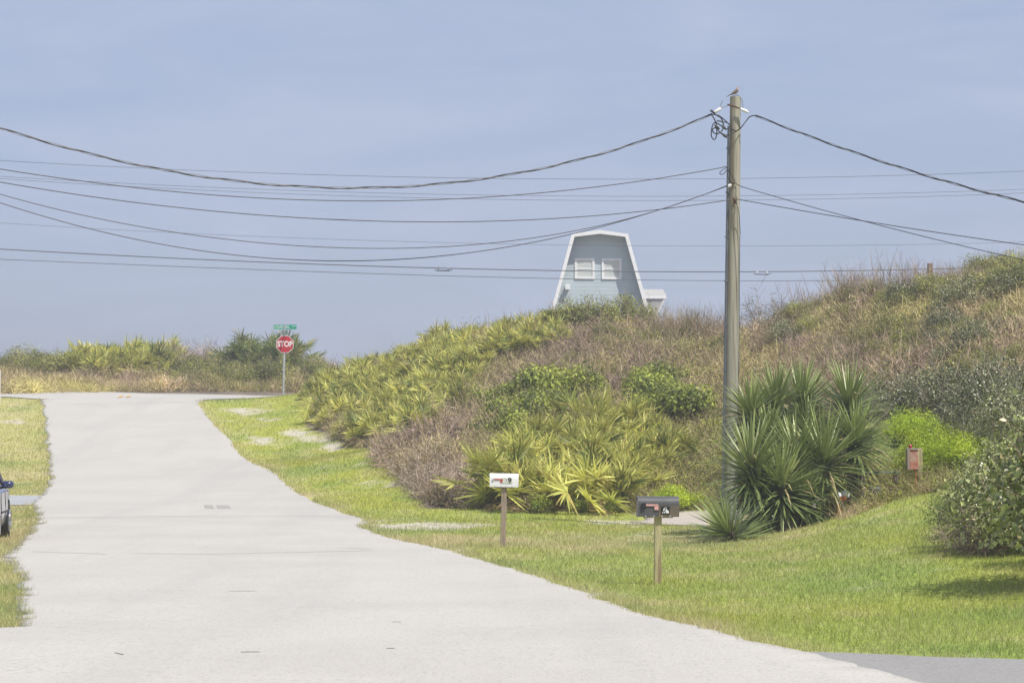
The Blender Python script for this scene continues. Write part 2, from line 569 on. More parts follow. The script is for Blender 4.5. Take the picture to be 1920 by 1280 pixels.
s_ = np.argsort(RY); RY = RY[s_]; RX = RX[s_]
s_ = np.argsort(LY); LY = LY[s_]; LX = LX[s_]
_e = [G(1690, 1279), G(1610, 1258)]
RY0, RX0 = RY.copy(), RX.copy()


def jag(Y, amp, seed):
    return amp * ((vnoise(Y * 3.1, Y * 0, seed) - .5) + .8 * (vnoise(Y * .9, Y * 0, seed + 5) - .5) + .5 * (vnoise(Y * 9, Y * 0, seed + 9) - .5))


def road_l(Y): return np.interp(Y, LY, LX) + jag(np.asarray(Y, float), .15, 1)
def road_r(Y): return np.interp(Y, RY, RX) + jag(np.asarray(Y, float), .07, 2)


def strip(name, Ys, lf, rf, lift, K, matname, label=None, skirt=.06):
    Ys = np.asarray(Ys)
    xl = lf(Ys); xr = rf(Ys)
    f = np.linspace(0, 1, K)
    X = xl[:, None] * (1 - f) + xr[:, None] * f
    Yg = np.repeat(Ys[:, None], K, 1)
    Z = tz(X.ravel(), Yg.ravel()).reshape(X.shape) + lift
    X = np.concatenate([X[:, :1], X, X[:, -1:]], 1); Yg = np.concatenate([Yg[:, :1], Yg, Yg[:, -1:]], 1)
    Z = np.concatenate([Z[:, :1] - skirt, Z, Z[:, -1:] - skirt], 1)
    K += 2
    V = np.stack([X.ravel(), Yg.ravel(), Z.ravel()], 1)
    i, j = np.meshgrid(np.arange(len(Ys) - 1), np.arange(K - 1), indexing='ij')
    a = (i * K + j).ravel()
    Q = np.stack([a, a + 1, a + K + 1, a + K], 1)
    me = quadmesh(name, V, Q, None, MT[matname])
    o = put(name, me)
    meta(o, label, None, None, 'structure')
    return o


Ymain = np.concatenate([np.arange(6, 60, .08), np.arange(60, 102.4, .16)])
# behind the last grass corner the road runs on into the side street, seam by seam
RYs = np.concatenate([[4, 12, _e[0].y, _e[1].y], RY]); RXs = np.concatenate([[6.4, 4.6, _e[0].x, _e[1].x], RX])
s_ = np.argsort(RYs); RY, RX = RYs[s_], RXs[s_]
strip('road', Ymain, road_l, road_r, .030, 60, 'pale_asphalt', 'pale sun-bleached asphalt road climbing to the crest')


def lawn_front(X):     # Y of the grass edge along the side street at bottom right
    a = G(1490, 1226); b_ = G(1915, 1241)
    return np.interp(X, [a.x - .05, a.x + .1, b_.x, b_.x + 20], [a.y, a.y, b_.y, b_.y + .6]) + jag(np.asarray(X, float), .12, 4)


Xs = np.arange(1.5, 30, .2)
Yn = 3.0
Vv = []
KK = 44
for X in Xs:
    yf = float(lawn_front(X))
    for k in range(KK):
        yy = Yn + (yf - Yn) * k / (KK - 1)
        Vv.append((X, yy, hz(X, yy) + .014))
Vv = np.array(Vv)
i, j = np.meshgrid(np.arange(len(Xs) - 1), np.arange(KK - 1), indexing='ij'); a = (i * KK + j).ravel()
meta(put('side_street', quadmesh('side_street', Vv, np.stack([a, a + KK, a + KK + 1, a + 1], 1), None, MT['grey_asphalt'])),
     'darker grey asphalt of the side street at lower right', None, None, 'structure')


# coast road on the crest
def hw_near(X):
    base = 104.6 + .25 * (X + 17)
    mouth = np.interp(X, [-21.5, -19.4, -18.8, -13.4, -12.9, -10.8], [0, 2.2, 4.5, 4.5, 2.0, 0])
    return base - mouth


Xs = np.arange(-90, 30, .4); Vv = []
KK = 18
for X in Xs:
    y0 = float(hw_near(X)); y1 = 111.5 + .25 * (X + 17)
    for k in range(KK):
        yy = y0 + (y1 - y0) * k / (KK - 1)
        Vv.append((X, yy, hz(X, yy) + .033))
Vv = np.array(Vv)
i, j = np.meshgrid(np.arange(len(Xs) - 1), np.arange(KK - 1), indexing='ij'); a = (i * KK + j).ravel()
meta(put('coast_road', quadmesh('coast_road', Vv, np.stack([a, a + KK, a + KK + 1, a + 1], 1), None, MT['pale_asphalt'])),
     'pale road running across the crest behind the stop sign', None, None, 'structure')

# driveways
dw = [G(1188, 967), G(1250, 981)]
strip('driveway', np.arange(51.2, 57.4, .2), lambda Y: 2.9 + .0 * Y + np.clip((54.2 - Y), 0, 9) * .32 + jag(Y, .3, 7), lambda Y: 7.0 + 0 * Y, .02, 24, 'concrete',
      'pale concrete driveway beyond the black mailbox')
a_, b_ = G(76, 930), G(66, 948)
strip('side_driveway', np.arange(b_.y, a_.y, .15), lambda Y: -30 + 0 * Y, lambda Y: np.interp(Y, [b_.y, a_.y], [b_.x + .25, a_.x + .25]), .02, 40, 'cool_concrete',
      'bluish concrete driveway meeting the left road edge')

# foot of the dune vegetation, as X limit for a given Y (veg is at larger X)
FOOT = [G(*p) for p in [(575, 742), (575, 800), (680, 842), (720, 870), (760, 905), (800, 955), (905, 966), (1250, 965)]]
FY = np.array([p.y for p in FOOT]); FX = np.array([p.x for p in FOOT])
s_ = np.argsort(FY); FY, FX = FY[s_], FX[s_]


def on_dune(X, Y):
    near = Y > 57.6 - np.clip(X - 9.5, 0, 3) * 3.6
    return near & (X > np.interp(Y, FY, FX)) & (Y < 140)


SAND = [(462, 771, 42, 7, 1.0), (500, 786, 26, 4, .8), (440, 790, 30, 4, .5), (492, 826, 24, 9, 1.0), (548, 812, 26, 7, 1.1), (590, 822, 32, 7, 1.1), (625, 838, 18, 9, 1.0), (520, 835, 14, 5, .6), (380, 800, 16, 9, .3),
        (800, 986, 110, 6, 1.25), (700, 975, 60, 3.5, .8), (1150, 979, 62, 4.5, 1.1), (1195, 986, 40, 3, .7), (850, 1034, 22, 5, .9), (880, 1058, 50, 4, .6), (1120, 1116, 60, 8, .75), (1165, 1138, 30, 5, .6),
        (1010, 1092, 50, 5, .5), (830, 992, 60, 3, .7), (30, 790, 28, 5, .8), (10, 1052, 22, 7, .8), (1290, 1188, 60, 3, .4), (560, 930, 12, 20, .3), (1100, 1010, 220, 8, .30), (1250, 1000, 120, 8, .45),
        (1880, 1035, 60, 10, .55), (1620, 958, 70, 7, .55), (1720, 938, 60, 6, .5), (640, 880, 50, 14, .35), (700, 905, 60, 12, .4)]


def sandiness(px, py):
    s = np.zeros_like(px)
    for (cx, cy, rx, ry, k) in SAND:
        d = ((px - cx) / rx) ** 2 + ((py - cy) / ry) ** 2
        s = np.maximum(s, k * np.clip(1.6 - d, 0, 1))
    return s


def topx(X, Y, Z):
    """photo pixel of a world point, used only to lay out where worn patches lie"""
    dz = Z - EYE
    fw = Y * CT + dz * ST; up = -Y * ST + dz * CT
    fw = np.maximum(fw, 1)
    return 960 + F * X / fw, 640 - F * up / fw


GREEN = np.array([.295, .35, .08]); YELL = np.array([.34, .36, .06]); DRY = np.array([.50, .43, .24]); SANDC = np.array([.50, .455, .38])
LITTER = np.array([.17, .14, .11]); LUSH = np.array([.17, .26, .06])


def lawncol(X, Y, Z):
    n = fbm(X * .5, Y * .28, 11)[:, None]; n2 = fbm(X * 1.7, Y * .9, 5)[:, None]
    far = np.clip((Y - 40) / 25, 0, 1)[:, None]
    yb = np.clip(.10 + .75 * far + (n - .5) * 1.5, 0, 1)
    c = GREEN * (1 - yb) + YELL * yb
    dry = np.clip((n2 - .50) * 3.2, 0, 1) * (.40 + .25 * (vnoise(X * .2, Y * .2, 9)[:, None]))
    band = np.exp(-((Y - 43.5) / 4.5) ** 2)[:, None] * np.clip(1 - (X[:, None] - 4) / 2, 0, 1) * .9
    edge = np.clip(1 - (X - np.interp(Y, RY0, RX0)) / .7, 0, 1)[:, None] * (Y > 20)[:, None] * .45
    dry = np.clip(dry + band * n2 * 1.3 + edge, 0, .85)
    c = c * (1 - dry) + DRY * dry
    lush = np.clip((vnoise(X * .8, Y * .5, 21)[:, None] - .62) * 3, 0, 1)
    c = c * (1 - lush * .5) + LUSH * lush * .5
    px, py = topx(X, Y, Z)
    s = sandiness(px, py)[:, None]
    sn = np.clip((s - .50 + (fbm(X * 4, Y * 2.2, 41)[:, None] - .5) * 2.2) * 1.5, 0, .92)
    return c * (1 - sn) + SANDC * sn, sn[:, 0]


X, Y, Z = GX.ravel(), GY.ravel(), GZ.ravel()
TC, _sn = lawncol(X, Y, Z)
dm = on_dune(X, Y) | (Y > 112 + .25 * (X + 17))
TC[dm] = LITTER * (0.8 + .4 * vnoise(X[dm], Y[dm], 2)[:, None])
nx, ny = GX.shape
i, j = np.meshgrid(np.arange(nx - 1), np.arange(ny - 1), indexing='ij'); a = (i * ny + j).ravel()
me = quadmesh('ground', np.stack([X, Y, Z], 1), np.stack([a, a + ny, a + ny + 1, a + 1], 1), TC, MT['ground'])
me.polygons.foreach_set('use_smooth', [True] * len(me.polygons))
meta(put('ground', me), 'sandy ground sheet with lawn, verge and dune', None, None, 'structure')


# ------------------------------------------------------------------ plant geometry in numpy
def unit(v):
    return v / np.maximum(np.linalg.norm(v, axis=-1, keepdims=True), 1e-9)


def ribbons(base, d, L, W, side, bend, seg=2, tip=.12, basew=.6, fold=0.0):
    """N blades; returns V, Q.  fold > 0 gives a V-shaped blade with a midrib"""
    N = len(base); L = np.broadcast_to(L, N); W = np.broadcast_to(W, N)
    cols = 3 if fold else 2
    ts = np.linspace(0, 1, seg + 1)
    V = np.empty((N, seg + 1, cols, 3))
    nrm = unit(np.cross(d, side))
    for k, tt in enumerate(ts):
        c = base + d * (L * tt)[:, None] + bend * (tt ** 2)
        wk = (basew + (1 - basew) * min(1, tt * 3)) if tt < .35 else 1 - (1 - tip) * ((tt - .35) / .65) ** 1.4
        hw = (W * .5 * wk)[:, None] * side
        V[:, k, 0] = c - hw; V[:, k, -1] = c + hw
        if fold: V[:, k, 1] = c - nrm * (W * .5 * wk * fold)[:, None]
    Q = []
    n0 = np.arange(N)[:, None] * ((seg + 1) * cols)
    for k in range(seg):
        for c_ in range(cols - 1):
            a = k * cols + c_
            Q.append(n0 + np.array([a, a + 1, a + cols + 1, a + cols]))
    return V.reshape(-1, 3), np.concatenate(Q, 0)


def leaves(pos, d, nrm, L, W):
    side = unit(np.cross(d, nrm)); nrm = unit(np.cross(side, d))
    N = len(pos); L = np.broadcast_to(L, N)[:, None]; W = np.broadcast_to(W, N)[:, None]
    V = np.stack([pos, pos + d * L * .5 + side * W * .5 + nrm * W * .15, pos + d * L - nrm * L * .12, pos + d * L * .5 - side * W * .5 + nrm * W * .15], 1)
    return V.reshape(-1, 3), np.arange(N * 4).reshape(-1, 4)


class Geo:
    def __init__(s): s.V = []; s.Q = []; s.T = []; s.n = 0

    def add(s, VQ, col):
        V, Q = VQ
        if not len(V): return s
        col = np.asarray(col)
        if col.ndim == 1: T = np.repeat(col[None], len(V), 0)
        elif len(col) != len(V): T = np.repeat(col, len(V) // len(col), 0)
        else: T = col
        s.V.append(V); s.Q.append(Q + s.n); s.T.append(T); s.n += len(V)
        return s

    def arr(s): return np.concatenate(s.V), np.concatenate(s.Q), np.concatenate(s.T)

    def mesh(s, name, matname): return quadmesh(name, *s.arr(), MT[matname])


def rnd_dir(r, n, zmin=-1, zmax=1):
    z = r.uniform(zmin, zmax, n); a = r.uniform(0, 2 * np.pi, n); q = np.sqrt(1 - z * z)
    return np.stack([q * np.cos(a), q * np.sin(a), z], 1)


def lerpc(r, a, b, n):
    t_ = r.random((n, 1)); return np.array(a) * (1 - t_) + np.array(b) * t_


PAL_A, PAL_B, PAL_D = (.15, .19, .05), (.60, .60, .18), (.42, .33, .21)


def palmetto(seed, nf=18, R0=.5, dead=2, A=PAL_A, B=PAL_B, pet=(.3, .75)):
    r = np.random.default_rng(seed)
    fol, stem = Geo(), Geo()
    for i in range(nf + dead):
        isd = i >= nf
        az = r.uniform(0, 2 * np.pi); el = R(r.uniform(28, 88)) if not isd else R(r.uniform(-5, 25))
        dr = np.array([math.cos(el) * math.cos(az), math.cos(el) * math.sin(az), math.sin(el)])
        pl = r.uniform(*pet) * (1.0 if not isd else .6)
        b0 = np.array([r.normal(0, .12), r.normal(0, .12), .02])
        p = b0 + dr * pl
        stem.add(ribbons(b0[None], dr[None], pl, .022, unit(np.cross(dr, [0.3, .1, 1]))[None], np.zeros((1, 3)), 1, .8, 1), (.16, .18, .06) if not isd else (.28, .22, .14))
        d = unit(dr + np.array([0, 0, -.35 if not isd else -1.0]) + r.normal(0, .12, 3))
        s = unit(np.cross(d, [0, 0, 1]) + 1e-4); nrm = np.cross(s, d)
        ro = r.uniform(-.9, .9); s = s * math.cos(ro) + nrm * math.sin(ro); nrm = unit(np.cross(s, d))
        nb = 19
        ph = np.radians(np.linspace(-105, 105, nb) + r.normal(0, 3, nb))
        bd = np.cos(ph)[:, None] * d + np.sin(ph)[:, None] * s
        pp = -np.sin(ph)[:, None] * d + np.cos(ph)[:, None] * s
        tw = np.radians(38) * np.where(np.arange(nb) % 2, 1, -1) + r.normal(0, .25, nb)
        side = unit(pp * np.cos(tw)[:, None] + nrm * np.sin(tw)[:, None])
        L = R0 * r.uniform(.85, 1.15) * (1 - .22 * np.abs(ph) / 1.9) * r.uniform(.85, 1.05, nb)
        bend = np.zeros((nb, 3)); bend[:, 2] = -L * r.uniform(.06, .30, nb); bend += nrm * (L * .12)[:, None]
        c = lerpc(r, A, B, 1)[0] * r.uniform(.8, 1.2)
        if isd: c = np.array(PAL_D) * r.uniform(.6, 1.1)
        col = c * r.uniform(.7, 1.4, (nb, 1))
        yl = r.random(nb) < .10; col[yl] = np.array((.46, .40, .14)) * r.uniform(.8, 1.2)
        V, Q = ribbons(np.repeat(p[None], nb, 0), bd, L, .038 * R0 / .5, side, bend, 3, .12, .5)
        fol.add((V, Q), col)
    return fol, stem


def yucca(seed, n=250, L0=.72, trunk=.8, lean=(0, 0)):
    r = np.random.default_rng(seed)
    fol, dead, tr = Geo(), Geo(), Geo()
    top = np.array([lean[0], lean[1], trunk])
    k = np.arange(n) / n
    el = np.arcsin(np.clip(.985 - 1.55 * k, -1, 1)) + r.normal(0, .12, n); az = np.arange(n) * 2.39996 + r.normal(0, .12, n)
    d = np.stack([np.cos(el) * np.cos(az), np.cos(el) * np.sin(az), np.sin(el)], 1)
    side = unit(np.cross(d, np.array([0, 0, 1.0])) + r.normal(0, .12, (n, 3)))
    base = top - np.outer(k, (0, 0, .34)) + d * .05 * np.ones((n, 1))
    L = 1.3 * L0 * (1 - .18 * np.abs(k - .35)) * r.uniform(.85, 1.1, n)
    bend = np.zeros((n, 3)); bend[:, 2] = -L * r.uniform(.0, .22, n) ** 1.2 * (1 - np.sin(el)) * 1.3
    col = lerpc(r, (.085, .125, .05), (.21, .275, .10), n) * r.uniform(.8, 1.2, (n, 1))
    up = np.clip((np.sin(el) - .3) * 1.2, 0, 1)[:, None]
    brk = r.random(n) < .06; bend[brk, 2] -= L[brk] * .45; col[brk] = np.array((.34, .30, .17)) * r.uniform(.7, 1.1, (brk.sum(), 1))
    col = col * (1 - up * .45) + np.array((.44, .52, .20)) * up * .45  # leaves that point up are tinted lighter, sunlight put into their colour
    fol.add(ribbons(base, d, L, .050, side, bend, 3, .05, .7, .38), col)
    m_ = 60
    az = r.uniform(0, 6.28, m_); el = np.radians(r.uniform(-88, -45, m_))
    d = np.stack([np.cos(el) * np.cos(az), np.cos(el) * np.sin(az), np.sin(el)], 1)
    hh = r.random(m_)
    base = top * (1 - .6 * hh[:, None]) - np.array((0, 0, .3)) * (1 - hh[:, None]); base[:, 2] = np.maximum(base[:, 2], .08)
    L = np.minimum(L0 * .75, base[:, 2] * 1.05 / np.maximum(-np.sin(el) * 1, .3))
    side = unit(np.cross(d, rnd_dir(r, m_)))
    dead.add(ribbons(base, d, L, .032, side, np.zeros((m_, 3)), 2, .1, .8), lerpc(r, (.20, .16, .10), (.10, .085, .06), m_))
    return fol, dead, top


def crown_pts(r, n, rx, ry, rz, lumps):
    """points on the skins of a heap of leaf clumps, with outward directions"""
    c = rnd_dir(r, lumps, -.15, 1) * (r.random((lumps, 1)) ** .45) * np.array([rx, ry, rz]) * .8
    cr = r.uniform(.28, .5, lumps) * min(rx, ry, rz) * 1.15
    k = r.integers(0, lumps, n)
    d = rnd_dir(r, n, -.55, 1)
    p = c[k] + d * (cr[k] * r.uniform(.55, 1.08, n))[:, None]
    return p, d, k, c, cr


def shrub(seed, n=1500, rx=1, ry=1, rz=.8, A=(.08, .14, .03), B=(.22, .28, .06), leaf=(.07, .045), lumps=16, twigs=40, twc=(.24, .20, .16), up=.35, accent=None, accp=.0):
    r = np.random.default_rng(seed)
    fol, br = Geo(), Geo()
    p, d, k, c, cr = crown_pts(r, n, rx, ry, rz, lumps)
    p[:, 2] += rz * .55
    p[:, 2] = np.maximum(p[:, 2], .03)
    nr = unit(d + r.normal(0, .5, (n, 3)) + np.array([0, 0, up]))
    ld = unit(np.cross(nr, rnd_dir(r, n)) + d * .4)
    kc = lerpc(r, A, B, lumps)
    col = kc[k] * r.uniform(.55, 1.45, (n, 1))
    if accent is not None:
        m_ = r.random(n) < accp; col[m_] = np.array(accent) * r.uniform(.7, 1.2, (m_.sum(), 1))
    fol.add(leaves(p, ld, nr, leaf[0] * r.uniform(.7, 1.25, n), leaf[1] * r.uniform(.8, 1.2, n)), col)
    # limbs: from the foot towards each clump, then twigs out through the leaves
    e = c + np.array([0, 0, rz * .55]); e[:, 2] = np.maximum(e[:, 2], .1)
    b0 = np.zeros((lumps, 3)) + r.normal(0, .06, (lumps, 3)) * [1, 1, 0]
    dd = e - b0; LL = np.linalg.norm(dd, axis=1)
    br.add(ribbons(b0, unit(dd), LL, .035, unit(np.cross(dd, rnd_dir(r, lumps))), r.normal(0, .05, (lumps, 3)), 3, .5, 1), twc)
    br.add(ribbons(b0, unit(dd), LL, .035, unit(np.cross(dd, rnd_dir(r, lumps))), r.normal(0, .05, (lumps, 3)), 3, .5, 1), twc)
    kk = r.integers(0, lumps, twigs); td = unit(rnd_dir(r, twigs, -.1, 1) + [0, 0, .5])
    br.add(ribbons(e[kk], td, cr[kk] * r.uniform(1, 1.7, twigs), .010, unit(np.cross(td, rnd_dir(r, twigs))), r.normal(0, .06, (twigs, 3)), 2, .4, 1), np.array(twc) * 1.25)
    return fol, br


def bare(seed, n=420, rx=.8, rz=.8, c1=(.24, .20, .165), c2=(.48, .42, .35), L=.34, w=.009, leafn=0, lc=((.12, .15, .04), (.26, .28, .09))):
    """leafless twiggy shrub"""
    r = np.random.default_rng(seed)
    g, lf = Geo(), Geo()
    st = 16
    a = rnd_dir(r, st, .1, 1) * [rx, rx, rz * 1.25]
    LL = np.linalg.norm(a, axis=1)
    g.add(ribbons(np.zeros((st, 3)), unit(a), LL, w * 1.9, unit(np.cross(a, rnd_dir(r, st))), r.normal(0, .12, (st, 3)), 3, .4, 1), lerpc(r, c1, c2, st))
    k = r.integers(0, st, n); tt = r.uniform(.15, 1, n)
    p = a[k] * tt[:, None] + r.normal(0, .10, (n, 3)); p[:, 2] = np.abs(p[:, 2]) + .02
    d = unit(a[k] / LL[k][:, None] * .45 + rnd_dir(r, n) * 1.2 + [0, 0, .12])
    g.add(ribbons(p, d, L * r.uniform(.4, 1.2, n), w * r.uniform(.7, 1.2, n), unit(np.cross(d, rnd_dir(r, n))), r.normal(0, .10, (n, 3)), 2, .35, 1), lerpc(r, c1, c2, n) * r.uniform(.75, 1.25, (n, 1)))
    if leafn:
        k = r.integers(0, n, leafn); q = p[k] + d[k] * r.uniform(0, L, leafn)[:, None]
        nr = unit(rnd_dir(r, leafn, -.2, 1)); ld = unit(np.cross(nr, rnd_dir(r, leafn)))
        lf.add(leaves(q, ld, nr, .05 * r.uniform(.7, 1.3, leafn), .032), lerpc(r, lc[0], lc[1], leafn))
    return g, lf


def drygrass(seed, n=200, H=.55, rad=.35, c1=(.38, .32, .21), c2=(.58, .51, .36)):
    r = np.random.default_rng(seed); g = Geo()
    p = r.normal(0, rad * .5, (n, 3)); p[:, 2] = 0
    d = unit(rnd_dir(r, n, .25, 1) + [0, 0, .55] + p * .9)
    L = H * r.uniform(.5, 1.15, n)
    bend = r.normal(0, .08, (n, 3)); bend[:, 2] = -L * r.uniform(.05, .35, n)
    g.add(ribbons(p, d, L, .010, unit(np.cross(d, rnd_dir(r, n))), bend, 2, .2, .8), lerpc(r, c1, c2, n) * r.uniform(.75, 1.2, (n, 1)))
    return g


def scatter_mass(protos, pts, scales, rng, zs=1.0, sink=.05):
    """many tufts joined into one mesh"""
    Vs, Qs, Ts = [], [], []; off = 0
    pts = np.asarray(pts)
    which = rng.integers(0, len(protos), len(pts))
    for pi, (V, Q, T) in enumerate(protos):
        idx = np.where(which == pi)[0]
        if not len(idx): continue
        an = rng.uniform(0, 6.283, len(idx)); s = scales[idx]
        c, sn = np.cos(an), np.sin(an)
        X = (V[None, :, 0] * c[:, None] - V[None, :, 1] * sn[:, None]) * s[:, None] + pts[idx, 0][:, None]
        Yv = (V[None, :, 0] * sn[:, None] + V[None, :, 1] * c[:, None]) * s[:, None] + pts[idx, 1][:, None]
        Zv = V[None, :, 2] * s[:, None] * zs + pts[idx, 2][:, None] - sink
        W = np.stack([X, Yv, Zv], -1).reshape(-1, 3)
        QQ = (Q[None] + (np.arange(len(idx)) * len(V))[:, None, None]).reshape(-1, 4) + off
        TT = (T[None] * rng.uniform(.82, 1.18, (len(idx), 1, 1))).reshape(-1, 3)
        Vs.append(W); Qs.append(QQ); Ts.append(TT); off += len(W)
    return np.concatenate(Vs), np.concatenate(Qs), np.concatenate(Ts)


def inpoly(px, py, poly):
    inside = np.zeros(len(px), bool); n = len(poly)
    for i in range(n):
        x1, y1 = poly[i]; x2, y2 = poly[(i + 1) % n]
        c = ((y1 > py) != (y2 > py)) & (px < (x2 - x1) * (py - y1) / (y2 - y1 + 1e-9) + x1)
        inside ^= c
    return inside


def sample(poly, n, seed, spread=True):
    """n well-spread spots on the ground inside an outline"""
    r = np.random.default_rng(seed)
    xs = [p[0] for p in poly]; ys = [p[1] for p in poly]
    got = []
    while len(got) < n:
        c = np.stack([r.uniform(min(xs), max(xs), 400), r.uniform(min(ys), max(ys), 400)], 1)
        c = c[inpoly(c[:, 0], c[:, 1], poly)]
        if not spread:
            got += [tuple(q) for q in c[:n - len(got)]]; continue
        for _ in range(1):
            if not got: got.append(tuple(c[0])); continue
            cc = c[:14]
            g = np.array(got)
            dm_ = (((cc[:, None] - g[None]) * [1, 1.8]) ** 2).sum(-1).min(1)
            got.append(tuple(cc[int(np.argmax(dm_))]))
    return [G(*q) for q in got]


RNG = random.Random(7)


# ------------------------------------------------------------------ utility pole
pb = P(1369, 985, 51.5); pb.z = hz(pb.x, pb.y) - .03
ptp = P(1379, 182, 51.5)
pole = empty('utility_pole', pb, 'tall weathered wooden utility pole rising behind the dark green yuccas', 'utility pole')
mb = MB(); H = ptp.z - pb.z; dx = ptp.x - pb.x
rr_ = random.Random(3)
segs = 40
mb.tube([(dx * i / segs, 0, H * i / segs) for i in range(segs + 1)], [(.152 - .036 * i / segs) * (1 + rr_.uniform(-.012, .012)) for i in range(segs + 1)], 20)
mb.build('shaft', MT['weathered_wood'], pole, True)


def pole_at(px, py, dy=-.0):
    q = P(px, py, 51.5 + dy); return q - pb


mb = MB()
c0 = P(1366, 236, 51.4) - pb; c1 = P(1364.5, 985, 51.4) - pb
c0.x = dx * (c0.z / H) - .135; c1 = Vector((-.165, -.04, 0)); c0.y = -.03
mb.tube([c0, c1], .032, 8)
for k in range(9):
    z = c0.z * (k + .5) / 9; x = dx * z / H - .165 + .03 * z / H
    mb.box((x + .02, -.05, z), (.14, .05, .03))
mb.build('conduit', MT['conduit_grey'], pole)
mb = MB()
mb.tube([Vector((dx * z / H + .148 - .034 * z / H, -.03, z)) for z in (0, 2, 4, 6.2)], .010, 6)
mb.build('ground_wire', MT['cable_black'], pole)
# bare loop over the pole top and the guy brackets
mb = MB()
tz0 = H + .01
mb.tube([Vector((dx - .11, -.08, H - .06)), Vector((dx - .06, -.10, H + .02)), Vector((dx + .04, -.09, H + .035)), Vector((dx + .13, -.06, H - .06)), P(1393, 200, 51.4) - pb, P(1396, 209, 51.4) - pb], .009, 6)
mb.build('guy_loop', MT['cable_bare'], pole, True)
mb = MB()
mb.tube([P(1364, 196, 51.3) - pb, P(1372, 198, 51.3) - pb, P(1388, 204, 51.3) - pb], [.02, .026, .014], 7)
mb.build('bracket', MT['rusty_iron'], pole)
mb = MB(); mb.tube([P(1367, 346, 51.3) - pb, P(1378, 343, 51.3) - pb], .016, 6)
mb.build('bracket', MT['rusty_iron'], pole)
mb = MB(); mb.tube([P(1374, 371, 51.3) - pb, P(1380, 376, 51.3) - pb], .022, 6)
mb.box(P(1377, 378.5, 51.33) - pb, (.05, .05, .10))
mb.build('bracket', MT['rusty_iron'], pole)
for nm, a, b2 in [('insulator', (1388, 204), (1403, 211)), ('insulator', (1352, 203), (1338, 212)), ('insulator', (1371, 346), (1365, 350))]:
    mb = MB(); A_, B_ = P(*a, 51.3) - pb, P(*b2, 51.3) - pb
    mb.tube([A_, A_.lerp(B_, .2), A_.lerp(B_, .8), B_], [.015, .035, .035, .02], 8)
    mb.build(nm, MT['bright_white'], pole, True)
mb = MB()
mb.tube([P(1352, 203, 51.3) - pb, P(1369, 197, 51.35) - pb], .006, 5)
mb.tube([P(1351, 203, 51.3) - pb, P(1352, 195, 51.3) - pb, P(1355, 189, 51.3) - pb], .007, 5)
mb.build('dead_end_wire', MT['cable_bare'], pole)


# service loops of black cable by the pole head
def smooth_px(pts, D, n=8):
    pts = [Vector((a, b, 0)) for a, b in pts]; out_ = []
    for i in range(len(pts) - 1):
        p0 = pts[max(i - 1, 0)]; p1 = pts[i]; p2 = pts[i + 1]; p3 = pts[min(i + 2, len(pts) - 1)]
        for k in range(n):
            t_ = k / n
            q = .5 * ((2 * p1) + (p2 - p0) * t_ + (2 * p0 - 5 * p1 + 4 * p2 - p3) * t_ * t_ + (3 * p1 - p0 - 3 * p2 + p3) * t_ ** 3)
            out_.append(q)
    out_.append(pts[-1])
    return [P(q.x, q.y, D + .05 * math.sin(i * .35)) for i, q in enumerate(out_)]


mb = MB()
for c in [[(1329, 215), (1334, 216), (1340, 225), (1344, 236), (1347, 245), (1356, 253), (1366, 253), (1376, 249), (1388, 241), (1396, 231), (1405, 220), (1414, 217), (1420, 220)],
          [(1330, 215), (1345, 216), (1356, 223), (1368, 234)],
          [(1343, 229), (1337, 233), (1334, 245), (1334, 256), (1339, 262), (1343, 256), (1344, 244), (1341, 240), (1336, 243), (1338, 249), (1345, 251), (1352, 247), (1357, 238), (1354, 229), (1345, 227), (1362, 230), (1368, 235)],
          [(1341, 229), (1352, 236), (1358, 241), (1372, 243), (1380, 246)],
          [(1340, 212), (1334, 207), (1333, 209), (1343, 216), (1352, 222), (1356, 232), (1357, 238)]]:
    mb.tube([q - pb for q in smooth_px(c, 51.25)], .012, 6)
for c in [(1344, 238), (1357, 239), (1358, 254)]:
    q = P(*c, 51.22) - pb
    mb.tube([q + Vector((-.05, 0, .05)), q + Vector((0, 0, 0)), q + Vector((.06, 0, -.05))], [.012, .035, .015], 7)
mb.build('cable_loops', MT['cable_black'], pole, True)
mb = MB()
for c in [[(1350, 315), (1362, 313), (1366, 320), (1372, 330), (1377, 337), (1378, 341)], [(1363, 314), (1356, 318), (1350, 323), (1351, 327), (1357, 326), (1363, 319), (1364, 330), (1369, 340), (1376, 346)],
          [(1376, 342), (1386, 348), (1394, 351)], [(1378, 376), (1383, 388), (1386, 405), (1388, 440)]]:
    mb.tube([q - pb for q in smooth_px(c, 51.3)], .008, 5)
mb.build('phone_cable_loops', MT['cable_black'], pole, True)


